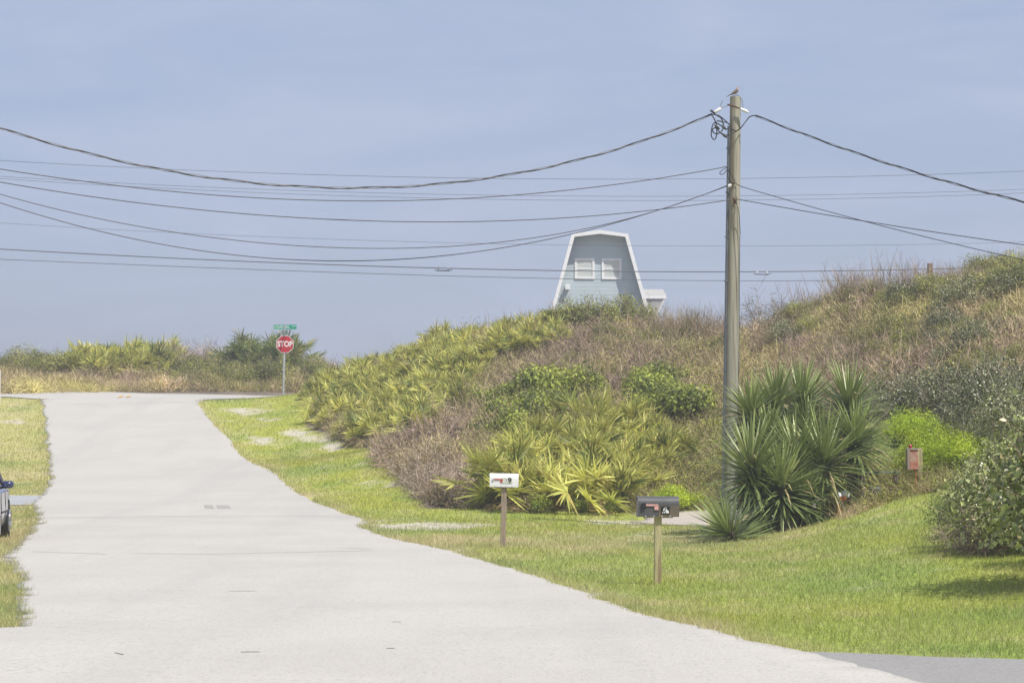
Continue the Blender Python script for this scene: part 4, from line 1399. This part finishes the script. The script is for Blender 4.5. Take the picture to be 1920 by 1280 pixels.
# orange pipe ornament with white caps
q = G(1573, 942); q = G(1576, 962); q = Vector((P(1577, 960, q.y - .9).x, q.y - .9, hz(P(1577, 960, q.y - .9).x, q.y - .9)))
tp = P(1572, 922, q.y).z - q.z
print('PIPE', q, tp)
pv = empty('vent_pipe', q, 'short orange pipe bent over at the top with white caps, at the yucca foot', 'pipe')
mb = MB(); mb.tube([(-.03, 0, -.02), (-.03, 0, tp - .16), (-.02, 0, tp - .08)], .068, 12); mb.tube([(.02, 0, tp - .09), (.085, 0, tp - .14)], .058, 12); mb.build('pipe', MT['orange_paint'], pv, True)
mb = MB(); mb.tube([(-.03, 0, tp - .09), (-.025, 0, tp - .04), (-.01, 0, tp)], [.070, .066, .02], 12); mb.tube([(.03, -.01, tp - .055), (.08, -.01, tp - .015), (.115, -.01, tp - .04), (.13, -.01, tp - .10)], [.05, .062, .062, .03], 10); mb.build('cap', MT['bright_white'], pv, True)
# post stub on the dune crest
q = P(1744, 520, 79); q.z = hz(q.x, 79)
ps = empty('wooden_post', q, 'short square wooden post standing on the dune crest against the sky', 'post')
zt2 = P(1744, 493, 79).z - q.z
mb = MB(); mb.box((0, 0, zt2 / 2), (.17, .15, zt2), bev=.015); mb.build('shaft', MT['post_brown'], ps)
mb = MB(); mb.box((0, -.085, zt2 - .22), (.12, .02, .10)); mb.build('tag_plate', MT['post_tan'], ps)


# ------------------------------------------------------------------ plants as things
ORD = ['first', 'second', 'third', 'fourth', 'fifth', 'sixth', 'seventh', 'eighth', 'ninth', 'tenth', 'eleventh', 'twelfth', 'thirteenth']


def ranked(label, spots):
    """tell look-alikes apart by their row and place in the row as the photo shows them"""
    sp = [topx(s[0], s[1], s[2]) for s in spots]
    n = len(sp); rows = max(1, round(n / 9)) if n > 6 else 1
    order = sorted(range(n), key=lambda i: sp[i][1]); out_ = [''] * n
    for k in range(rows):
        row = sorted(order[k * n // rows:(k + 1) * n // rows], key=lambda i: sp[i][0])
        for j, i in enumerate(row):
            if len(row) == 1: w_ = 'only one'
            elif j == 0: w_ = 'leftmost'
            elif j == len(row) - 1: w_ = 'rightmost'
            else: w_ = ORD[j] + ' from left'
            rw = '' if rows == 1 else (' in top row' if k == 0 else ' in bottom row' if k == rows - 1 else ' in ' + ORD[k] + ' row')
            out_[i] = label + ', ' + w_ + rw
    return out_


def place_all(protos, name, spots, cat, label, group, smin=.85, smax=1.15, seed=1, sink=.05, lean=.08):
    """protos: list of [(part name, mesh)]; every spot gets a thing with its parts"""
    r = random.Random(seed); res = []
    if not isinstance(label, list) and len(spots) > 1: label = ranked(label, spots)
    for i, s in enumerate(spots):
        parts = protos[r.randrange(len(protos))]
        lb = label[i] if isinstance(label, list) else label
        o = empty(name, (s[0], s[1], s[2] - sink), lb, cat, group, r.uniform(0, 6.28))
        k = r.uniform(smin, smax); o.scale = (k, k, k * r.uniform(.9, 1.1))
        o.rotation_euler.x = r.uniform(-lean, lean); o.rotation_euler.y = r.uniform(-lean, lean)
        for pn, me in parts: put(pn, me, o)
        res.append(o)
    return res


def pp(f, names, mats):
    return [(n, g.mesh(n, m)) for g, n, m in zip(f, names, mats) if g.n]


FS = ('fan_leaves', 'leaf_stalks')
pal = [pp(palmetto(10 + i, 19, .52, 5), FS, ('leaf', 'leaf')) for i in range(9)]
palg = [pp(palmetto(30 + i, 18, .55, 1, (.13, .18, .06), (.24, .28, .10), (.5, 1.1)), FS, ('leaf', 'leaf')) for i in range(3)]
place_all(pal, 'saw_palmetto', sample([(585, 800), (592, 745), (640, 715), (720, 690), (830, 655), (905, 655), (880, 740), (845, 815), (700, 838)], 84, 3), 'palmetto',
          'saw palmetto in dense patch on dune left end', 'saw palmettos on the left end of the dune', .9, 1.25, 4)
place_all(pal, 'saw_palmetto', sample([(800, 655), (900, 632), (1065, 632), (1055, 662), (860, 690)], 34, 5), 'palmetto',
          'saw palmetto in the upper dune band', 'saw palmettos along the upper dune', .8, 1.1, 6)
place_all(pal, 'saw_palmetto', sample([(925, 958), (990, 865), (1080, 830), (1190, 835), (1275, 880), (1245, 905), (1150, 958), (1060, 963)], 42, 8), 'palmetto',
          'saw palmetto in clump behind white mailbox', 'saw palmettos behind the white mailbox', 1.1, 1.5, 9)
place_all(pal, 'saw_palmetto', sample([(115, 712), (180, 690), (330, 690), (330, 705), (200, 716)], 26, 11), 'palmetto',
          'saw palmetto across the coast road', 'saw palmettos across the coast road', 1.3, 1.7, 12)
place_all(palg, 'cabbage_palm', sample([(440, 712), (560, 712), (550, 700), (450, 700)], 8, 14), 'palm',
          'tall green fan palm behind stop sign', 'fan palms behind the stop sign', 1.35, 1.75, 15)
place_all(pal[:2], 'saw_palmetto', [G(568, 748)], 'palmetto', 'small lone palmetto at the dune foot just right of the stop sign post', None, .5, .55, 16)
place_all(pal[2:4], 'saw_palmetto', [G(1338, 832)], 'palmetto', 'single palmetto immediately left of the pole halfway up', None, .7, .8, 17)
place_all(pal[3:5], 'saw_palmetto', [G(898, 792)], 'palmetto', 'single palmetto with tan leaf tips on the slope between the left patch and green shrubs', None, .6, .7, 18)

# broad-leaved shrubs
BN = ('leaves', 'branches')
sg = [pp(shrub(50 + i, 1900, 1.0, 1.0, .8, (.06, .10, .02), (.40, .46, .09), (.10, .065), 18, 50), BN, ('leaf', 'twig')) for i in range(4)]
ol = [pp(shrub(60 + i, 2400, 1.0, 1.0, .6, (.11, .14, .035), (.40, .42, .12), (.055, .035), 20, 120), BN, ('leaf', 'twig')) for i in range(4)]
gr = [pp(shrub(70 + i, 3800, 1.1, 1.0, .9, (.04, .06, .022), (.22, .245, .11), (.06, .034), 20, 140, (.30, .27, .22), .35, (.46, .50, .36), .07), BN, ('stiff_leaf', 'twig')) for i in range(3)]  # the few pale accent leaves are highlights put into the leaf colour
fr = [pp(shrub(80 + i, 3600, .9, .8, .6, (.26, .38, .03), (.50, .60, .05), (.075, .018), 22, 30, (.2, .25, .05), .5), BN, ('leaf', 'twig')) for i in range(3)]
bl_ = [pp(shrub(90 + i, 6200, 1.0, .9, .9, (.12, .16, .055), (.36, .41, .18), (.062, .036), 26, 90, (.25, .2, .15), .3, (.40, .36, .22), .05), BN, ('stiff_leaf', 'twig')) for i in range(3)]
cn = [pp(shrub(95 + i, 4200, 1.1, .9, .7, (.09, .14, .045), (.20, .25, .09), (.09, .014), 22, 30, (.2, .16, .1), .6), BN, ('leaf', 'twig')) for i in range(2)]
place_all(sg, 'green_shrub', sample([(890, 835), (905, 775), (980, 760), (1090, 760), (1080, 775), (1000, 830), (940, 850)], 13, 21), 'shrub',
          'glossy green shrub on slope above white mailbox', 'broad-leaved shrubs above the white mailbox', .6, 1.25, 22)
place_all(sg, 'green_shrub', sample([(1195, 790), (1200, 745), (1245, 738), (1300, 770), (1290, 815), (1220, 812)], 11, 24), 'shrub',
          'bright green shrub in thicket left of pole', 'broad-leaved thicket left of the pole', .65, 1.2, 25)
place_all(sg, 'green_shrub', [G(1285, 720), G(1318, 722)], 'shrub', 'small round green shrub above the thicket, against brown brush', 'small green shrubs above the thicket', .42, .5, 26)
place_all(sg, 'green_shrub', [G(1318, 905), G(1345, 940), G(1322, 800), G(1345, 860)], 'shrub', 'small green shrub in tangle just left of pole', 'green shrubs in the tangle left of the pole', .38, .6, 61)
place_all(sg, 'green_shrub', [G(1012, 962), G(1085, 964), G(1150, 963)], 'shrub', 'tiny green shrub at the lawn edge under palmettos', 'green sprouts under the palmettos', .28, .38, 62)
place_all(ol, 'olive_shrub', sample([(860, 720), (1000, 660), (1390, 690), (1390, 760), (1120, 700), (900, 760)], 20, 63), 'shrub',
          'small olive shrub in grey brush below crest', 'small olive shrubs in the grey brush', .32, .62, 64)
place_all(sg, 'green_shrub', sample([(1400, 760), (1900, 600), (1900, 700), (1500, 720)], 9, 65), 'shrub',
          'small bright shrub on right dune slope', 'small bright shrubs on the right dune', .3, .5, 66)
place_all(ol, 'olive_shrub', sample([(1040, 618), (1215, 612), (1225, 628), (1050, 632)], 14, 27), 'shrub',
          'olive shrub on crest before blue house', 'olive shrubs in front of the house', 1.1, 1.75, 28)
place_all(ol, 'olive_shrub', sample([(1110, 680), (1230, 665), (1350, 680), (1340, 645), (1130, 645)], 12, 29), 'shrub',
          'low olive shrub between house and pole', 'olive shrubs below the crest', .55, .85, 30)
place_all(ol, 'olive_shrub', sample([(410, 728), (600, 726), (600, 705), (330, 715), (340, 728)], 26, 31), 'shrub',
          'green shrub behind stop sign', 'green thicket behind the stop sign', 1.0, 1.5, 32)
place_all(ol, 'olive_shrub', sample([(0, 705), (110, 708), (110, 715), (0, 715)], 7, 33), 'shrub',
          'olive shrub at far left skyline', 'shrubs at the far left skyline', 1.3, 1.6, 34)
place_all(ol, 'olive_shrub', sample([(1840, 530), (1925, 520), (1930, 560), (1850, 560)], 7, 35), 'shrub',
          'dark olive shrub on highest dune part', 'dark shrubs on the highest dune', .8, 1.15, 36)
place_all(ol, 'olive_shrub', sample([(1580, 650), (1800, 640), (1900, 700), (1700, 690)], 22, 37), 'shrub',
          'yellow-green shrub in right brown brush', 'shrubs in the right dune slope', .4, .85, 38)
place_all(ol, 'olive_shrub', sample([(1440, 590), (1830, 545), (1840, 570), (1500, 620)], 26, 39), 'shrub',
          'grey-olive shrub below right crest', 'shrubs below the right crest', .55, 1.0, 40)
place_all(gr, 'dark_shrub', sample([(1665, 800), (1700, 760), (1800, 770), (1930, 770), (1930, 850), (1800, 845), (1700, 830)], 14, 41), 'shrub',
          'dark grey-green shrub above red-fronted box', 'dark thicket above the red-fronted box', .5, 1.25, 42)
place_all(gr + ol, 'dune_shrub', sample([(1470, 610), (1900, 560), (1910, 730), (1650, 730), (1480, 700)], 26, 67), 'shrub',
          'grey-green shrub mounded on right dune slope', 'mounded shrubs on the right dune', .4, .95, 68)
place_all(fr, 'fern_bush', [P(1735, 868, 47.5), P(1775, 872, 47), P(1812, 872, 46.5), P(1680, 822, 49), P(1750, 840, 49.5), P(1715, 812, 50), P(1790, 845, 49)], 'shrub',
          'feathery yellow bush by red-fronted box', 'feathery bushes by the red-fronted box', .6, .85, 43)
for o in COL.objects:
    if o.name.startswith('fern_bush') and o.parent is None: o.location.z = max(o.location.z - .15, hz(o.location.x, o.location.y) - .05)
place_all(fr, 'fern_bush', [G(1268, 958), G(1292, 955), G(1250, 962)], 'shrub', 'feathery bright green bush behind the black mailbox', 'feathery bushes behind the black mailbox', .6, .8, 44)


def gpos(px, py, D):
    q = P(px, py, D); q.z = hz(q.x, D); return q


place_all(bl_, 'broadleaf_bush', [gpos(1882, 1040, 32), gpos(1955, 1040, 31), gpos(1908, 975, 33.8), gpos(1935, 925, 36)], 'bush',
          ['large rounded bush with pale-edged leaves at the right frame edge above the lawn shadow', 'leafy bush cut off by the right frame edge, lowest of all', 'leafy bush at the right edge, second row behind the large one',
           'leafy bush at the right edge, highest behind the large one'], 'leafy bushes at the right edge', .7, .95, 46)
place_all(bl_, 'broadleaf_bush', [gpos(2050, 1108, 26.6)], 'bush', 'tall bush just outside the right frame edge, throwing its shadow on the lawn', None, 1.4, 1.45, 50)
place_all(bl_, 'broadleaf_bush', [gpos(1925, 985, 34.5)], 'bush', 'tallest leafy bush at the right frame edge, reaching up to the dark thicket', None, 1.02, 1.08, 49)
place_all(bl_, 'broadleaf_bush', [gpos(2052, 1068, 29.0)], 'bush', 'second bush outside the right frame edge, behind the tall one', None, 1.1, 1.15, 53)
place_all(cn, 'juniper_bush', [gpos(1822, 985, 33.2), gpos(1848, 955, 35)], 'bush', ['dark feathery evergreen bush left of the large leafy one', 'dark feathery evergreen bush tucked behind its twin at right'], None, .7, .85, 47)
bb = [pp(bare(100 + i, 700, .7, .75, (.20, .15, .12), (.36, .30, .24), .3, .008, 260, ((.15, .17, .07), (.34, .28, .20))), ('twigs', 'leaves'), ('twig', 'leaf')) for i in range(3)]
place_all(bb, 'twiggy_bush', [gpos(1816, 1040, 31.3), gpos(1848, 1048, 31)], 'bush', ['half-bare pinkish twiggy bush at the left foot of the large right bush', 'half-bare twiggy bush directly under the large right bush'], None, .6, .75, 48)

# yuccas: every stem is a plant
YL = [(1455, 757, 47.5, .74, 'yucca head at upper left of the big dark green clump by the pole'), (1503, 752, 48, .76, 'yucca head in the middle of the top row of the big clump'),
      (1592, 757, 47.5, .80, 'yucca head standing highest at right of the big clump'), (1408, 770, 47, .6, 'yucca head right against the pole, left of the top row'),
      (1408, 872, 45.2, .86, 'yucca head at the left front of the big clump, leaves crossing the pole'), (1545, 862, 45.9, .90, 'largest bright-fanned yucca head at front right of the clump'),
      (1492, 858, 45.8, .78, 'yucca head in the centre of the clump, between the two front fans'), (1465, 905, 45, .72, 'low yucca head at the bottom centre of the big clump'),
      (1605, 820, 46.6, .70, 'yucca head at the far right flank of the clump, beside the weeds'), (1510, 925, 45.4, .5, 'small yucca head near the ground left of the orange pipe'),
      (1440, 822, 46.6, .62, 'yucca head behind the left front fan, below the top row'), (1515, 808, 47.2, .62, 'yucca head half hidden behind the largest bright fan'),
      (1425, 925, 45.2, .6, 'low yucca head at the bottom left of the clump, right of the pole base'),
      (1378, 992, 43.2, .64, 'low yucca leaning left at the foot of the clump, beside the pole base')]
for i, (px, py, D, L0, lb) in enumerate(YL):
    q = P(px, py, D); gz = hz(q.x, q.y)
    th = max(q.z - gz, .22)
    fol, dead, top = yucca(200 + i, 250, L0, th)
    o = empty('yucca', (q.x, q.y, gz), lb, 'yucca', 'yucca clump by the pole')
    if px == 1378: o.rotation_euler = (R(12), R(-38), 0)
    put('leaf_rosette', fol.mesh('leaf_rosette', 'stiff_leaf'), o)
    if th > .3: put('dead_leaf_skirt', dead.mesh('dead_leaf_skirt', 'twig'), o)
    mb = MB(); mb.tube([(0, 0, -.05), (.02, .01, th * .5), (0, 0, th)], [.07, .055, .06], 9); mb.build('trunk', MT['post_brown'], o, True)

# bare brush in front of the slope
bs = [pp(bare(110 + i, 620, .85, .8, (.21, .17, .14), (.60, .505, .43), .32, .0105), ('twigs', 'leaves'), ('twig', 'leaf')) for i in range(4)]
place_all(bs, 'bare_shrub', sample([(725, 865), (770, 845), (880, 815), (925, 870), (915, 955), (830, 955), (780, 930)], 44, 51), 'shrub',
          'leafless twiggy shrub left of white mailbox', 'bare brush at the dune foot', .5, .82, 52)
tb = [pp(bare(120 + i, 520, 1.0, 1.2, (.17, .14, .12), (.30, .26, .22), .36, .012, 160), ('twigs', 'leaves'), ('twig', 'leaf')) for i in range(2)]
place_all(tb, 'bare_tree', [G(1432, 622), G(1466, 618)], 'small tree', ['small leafless tree on the crest just right of the pole', 'small leafless tree on the crest, second one right of the pole'], None, .95, 1.15, 53)
place_all(bs, 'bare_shrub', sample([(300, 705), (420, 702), (400, 690), (320, 692)], 10, 54), 'shrub', 'purple-grey leafless shrub of far mound', 'far grey mound shrubs', 1.2, 1.6, 55)


# ------------------------------------------------------------------ ground cover (nobody could count it)
def A_(g): return g.arr()


P_bare = [A_(bare(130 + i, 150, .55, .42, (.16, .13, .10), (.58, .50, .42), .30, .011)[0]) for i in range(4)]
P_bare2 = [A_(bare(140 + i, 150, .5, .42, (.15, .12, .08), (.70, .62, .45), .28, .011)[0]) for i in range(4)]
P_ol = []
for i in range(4):
    g, l = bare(150 + i, 90, .5, .42, (.14, .12, .08), (.60, .52, .37), .26, .010, 130, ((.16, .19, .06), (.42, .43, .15)))
    v1, q1, t1_ = g.arr(); v2, q2, t2_ = l.arr(); P_ol.append((np.concatenate([v1, v2]), np.concatenate([q1, q2 + len(v1)]), np.concatenate([t1_, t2_])))
P_gr = []
for i in range(3):
    g, l = bare(160 + i, 60, .5, .40, (.20, .18, .12), (.32, .29, .2), .26, .010, 190, ((.15, .20, .05), (.38, .44, .10)))
    v1, q1, t1_ = g.arr(); v2, q2, t2_ = l.arr(); P_gr.append((np.concatenate([v1, v2]), np.concatenate([q1, q2 + len(v1)]), np.concatenate([t1_, t2_])))
P_dry = [A_(drygrass(170 + i, 110)) for i in range(3)]


def cover(name, label, poly, n, protos, smin, smax, seed, cat='ground cover'):
    r = np.random.default_rng(seed)
    pts = np.array([tuple(q) for q in sample(poly, n, seed, False)])
    lump = fbm(pts[:, 0] * .55, pts[:, 1] * .3, seed)
    sc = r.uniform(smin, smax, len(pts)) * (.38 + 1.35 * lump)
    V, Q, T = scatter_mass(protos, pts, sc, r)
    hue = fbm(V[:, 0] * .33, V[:, 1] * .18, seed + 1)[:, None]; val = fbm(V[:, 0] * .9, V[:, 1] * .5, seed + 2)[:, None]
    T = T * np.array([1.10, 1.04, .86]) * (1 + (hue - .45) * np.array([.25, .55, -.5])) * (.50 + 1.0 * val)
    o = put(name, quadmesh(name, V, Q, T, MT['twig']))
    return meta(o, label, cat, None, 'stuff')


cover('bare_brush', 'tangled grey-purple leafless brush covering the middle of the dune slope', [(600, 805), (620, 715), (830, 650), (1000, 622), (1400, 640), (1400, 780), (1250, 870), (1000, 890), (880, 950), (830, 955), (760, 900), (690, 845)], 1500, P_bare[:3] + P_ol[:2], .7, 1.15, 301)
cover('olive_scrub', 'mixed olive leafy scrub among the bare brush on the dune', [(880, 830), (1020, 740), (1200, 650), (1400, 640), (1420, 900), (1250, 962), (930, 962)], 800, P_ol, .7, 1.1, 302)
cover('crest_scrub', 'low brown and olive scrub along the dune crest', [(640, 712), (830, 645), (1000, 618), (1400, 636), (1400, 655), (1000, 645), (830, 680), (650, 735)], 420, P_ol + P_bare[:2], .7, 1.05, 303)
cover('dune_brush', 'tan and grey dry brush over the right dune', [(1380, 640), (1450, 610), (1600, 563), (1750, 543), (1900, 518), (1960, 515), (1960, 760), (1760, 790), (1600, 790), (1380, 800)], 1550, P_bare2[:3] + P_ol[:2] + P_gr[:1], .65, 1.05, 304)
cover('pinkish_brush', 'pinkish grey twigs to the right of the pole', [(1380, 720), (1420, 650), (1600, 640), (1700, 660), (1640, 740), (1400, 760)], 200, P_bare, .7, 1.0, 305)
cover('foot_greenery', 'green and yellow weeds at the foot of the dune behind the mailboxes', [(1150, 955), (1230, 925), (1400, 900), (1420, 955), (1180, 964)], 200, P_gr + P_ol[:1], .5, .85, 306)
cover('slope_greenery', 'green and yellow-green leafy tangle on the slope between palmettos and pole', [(1190, 940), (1240, 840), (1340, 790), (1400, 800), (1410, 930), (1300, 955)], 300, P_gr, .6, 1.0, 320)
cover('weeds', 'dry and green weeds around the low rack and orange pipe', [(1590, 975), (1560, 950), (1600, 890), (1700, 870), (1800, 880), (1800, 915), (1700, 930)], 330, P_gr + P_dry, .4, .75, 307)
cover('far_tan_brush', 'tan dry brush beside the coast road at far left', [(-60, 741), (-60, 718), (330, 718), (345, 734)], 520, P_bare2 + P_ol[:1], .7, 1.05, 308)
cover('far_green_brush', 'green scrub beside the coast road behind the stop sign', [(310, 734), (320, 710), (610, 712), (640, 735)], 420, P_gr[:1] + P_ol + P_bare[:1], .7, 1.1, 309)
cover('far_scrub', 'mixed scrub on the far dune across the coast road', [(-60, 722), (-60, 700), (630, 704), (630, 722)], 560, P_ol[:2] + P_bare[:3], .8, 1.15, 310)
rw = np.random.default_rng(500)
pw = np.stack([rw.uniform(15.0, 27, 900), rw.uniform(57, 92, 900)], 1); pw = pw[pw[:, 0] > .2 * pw[:, 1] - .5]
pw = np.concatenate([pw, tz(pw[:, 0], pw[:, 1])[:, None]], 1)
V, Q, T = scatter_mass(P_bare2[:3] + P_ol[:3], pw, rw.uniform(.7, 1.2, len(pw)), rw)
meta(put('outer_dune_brush', quadmesh('outer_dune_brush', V, Q, T, MT['twig'])), 'dry brush carrying on over the dune past the right frame edge', 'ground cover', None, 'stuff')
# upright wands against the sky along the crest
P_up = []
for i in range(3):
    r = np.random.default_rng(400 + i); n = 26
    p = r.normal(0, .25, (n, 3)); p[:, 2] = .2; d = unit(rnd_dir(r, n, .5, 1) + [0, 0, .9]); L = r.uniform(.6, 1.3, n)
    g = Geo(); g.add(ribbons(p, d, L, .011, unit(np.cross(d, rnd_dir(r, n))), r.normal(0, .06, (n, 3)), 3, .4, 1), (.24, .20, .18))
    k = r.integers(0, n, 60); q = p[k] + d[k] * (L[k] * r.uniform(.4, .9, 60))[:, None]; d2 = unit(d[k] + rnd_dir(r, 60) * .7)
    g.add(ribbons(q, d2, r.uniform(.12, .32, 60), .008, unit(np.cross(d2, rnd_dir(r, 60))), np.zeros((60, 3)), 1, .4, 1), (.26, .22, .20)); P_up.append(g.arr())
cover('crest_wands', 'thin bare wands standing up against the sky along the right dune crest', [(1480, 590), (1600, 562), (1750, 543), (1850, 530), (1850, 545), (1500, 605)], 60, P_up, .6, 1.0, 311)
cover('crest_wands', 'thin bare wands standing up between the house and the pole', [(1240, 645), (1360, 645), (1360, 655), (1240, 655)], 26, P_up, .7, 1.1, 312)
cover('crest_wands', 'thin bare wands along the left crest of the dune', [(700, 695), (830, 648), (1030, 620), (1030, 632), (720, 705)], 40, P_up, .4, .7, 313)

# lawn blades
rg = np.random.default_rng(77)
NB = 620000
Y = np.exp(rg.uniform(math.log(17.5), math.log(108), NB)); X = rg.uniform(-1, 1.0, NB) * (.2118 * Y + 1.6)
Z = tz(X, Y)
onroad = (X > road_l(Y) + .07) & (X < road_r(Y) - .07) & (Y < 101.5)
hw = (Y > hw_near(X)) & (Y < 112 + .25 * (X + 17))
beyond = Y > 112 + .25 * (X + 17)
side = (X > 1.0) & (Y < lawn_front(X))
drv = (Y > 51.2) & (Y < 57.4) & (X > 2.9 + np.clip(54.2 - Y, 0, 9) * .32) & (X < 11.5)
drv2 = (Y > b_.y if hasattr(b_, 'y') else False)
_a2, _b2 = G(76, 930), G(66, 948)
drv2 = (Y > _b2.y) & (Y < _a2.y) & (X < -5)
C, sn = lawncol(X, Y, Z)
keep = ~(onroad | hw | beyond | side | drv | drv2) & ~(on_dune(X, Y) & (rg.random(NB) < .9)) & (rg.random(NB) > sn * .9)
keep &= ~((X < -4) & (Y < 20))
X, Y, Z, C = X[keep], Y[keep], Z[keep], C[keep]
n = len(X)
d = unit(rnd_dir(rg, n, .35, 1) + [0, 0, .6])
hgt = rg.uniform(.03, .075, n) * (1 + .5 * (fbm(X * 1.3, Y * .8, 31) - .5)) * (1 + .006 * (Y - 20))
edgeb = (np.abs(X - road_r(Y)) < .25) | (np.abs(X - road_l(Y)) < .3)
hgt[edgeb] *= rg.uniform(1, 2.1, edgeb.sum())
side_ = unit(np.cross(d, rnd_dir(rg, n)))
wd = .0055 * np.clip(Y / 22, 1, 4)
bend = rg.normal(0, .012, (n, 3))
straw = rg.random(n) < .10
C = C * rg.uniform(.72, 1.32, (n, 1)); C[straw] = DRY * rg.uniform(.8, 1.2, (straw.sum(), 1))
V, Q = ribbons(np.stack([X, Y, Z - .004], 1), d, hgt, wd, side_, bend, 1, .15, .9)
meta(put('lawn_grass', quadmesh('lawn_grass', V, Q, np.repeat(C, len(V) // n, 0), MT['grass_blade'])), 'short green and yellowing grass of the verge and lawn', 'grass', None, 'stuff')
print('blades', n)

# ------------------------------------------------------------------ sea haze
mb = MB(); mb.box((0, 275, 6.5), (1010, 860, 17.0))
hm = bpy.data.materials.new('haze'); hm.use_nodes = True
t = hm.node_tree; t.nodes.clear()
ho = t.nodes.new('ShaderNodeOutputMaterial'); pv_ = t.nodes.new('ShaderNodeVolumePrincipled')
pv_.inputs['Color'].default_value = (.93, .94, .96, 1); pv_.inputs['Density'].default_value = HAZE; pv_.inputs['Anisotropy'].default_value = .2
t.links.new(pv_.outputs[0], ho.inputs['Volume'])
hz_o = mb.build('haze', hm)
meta(hz_o, 'thin bright sea haze over the whole place', 'haze', None, 'stuff')
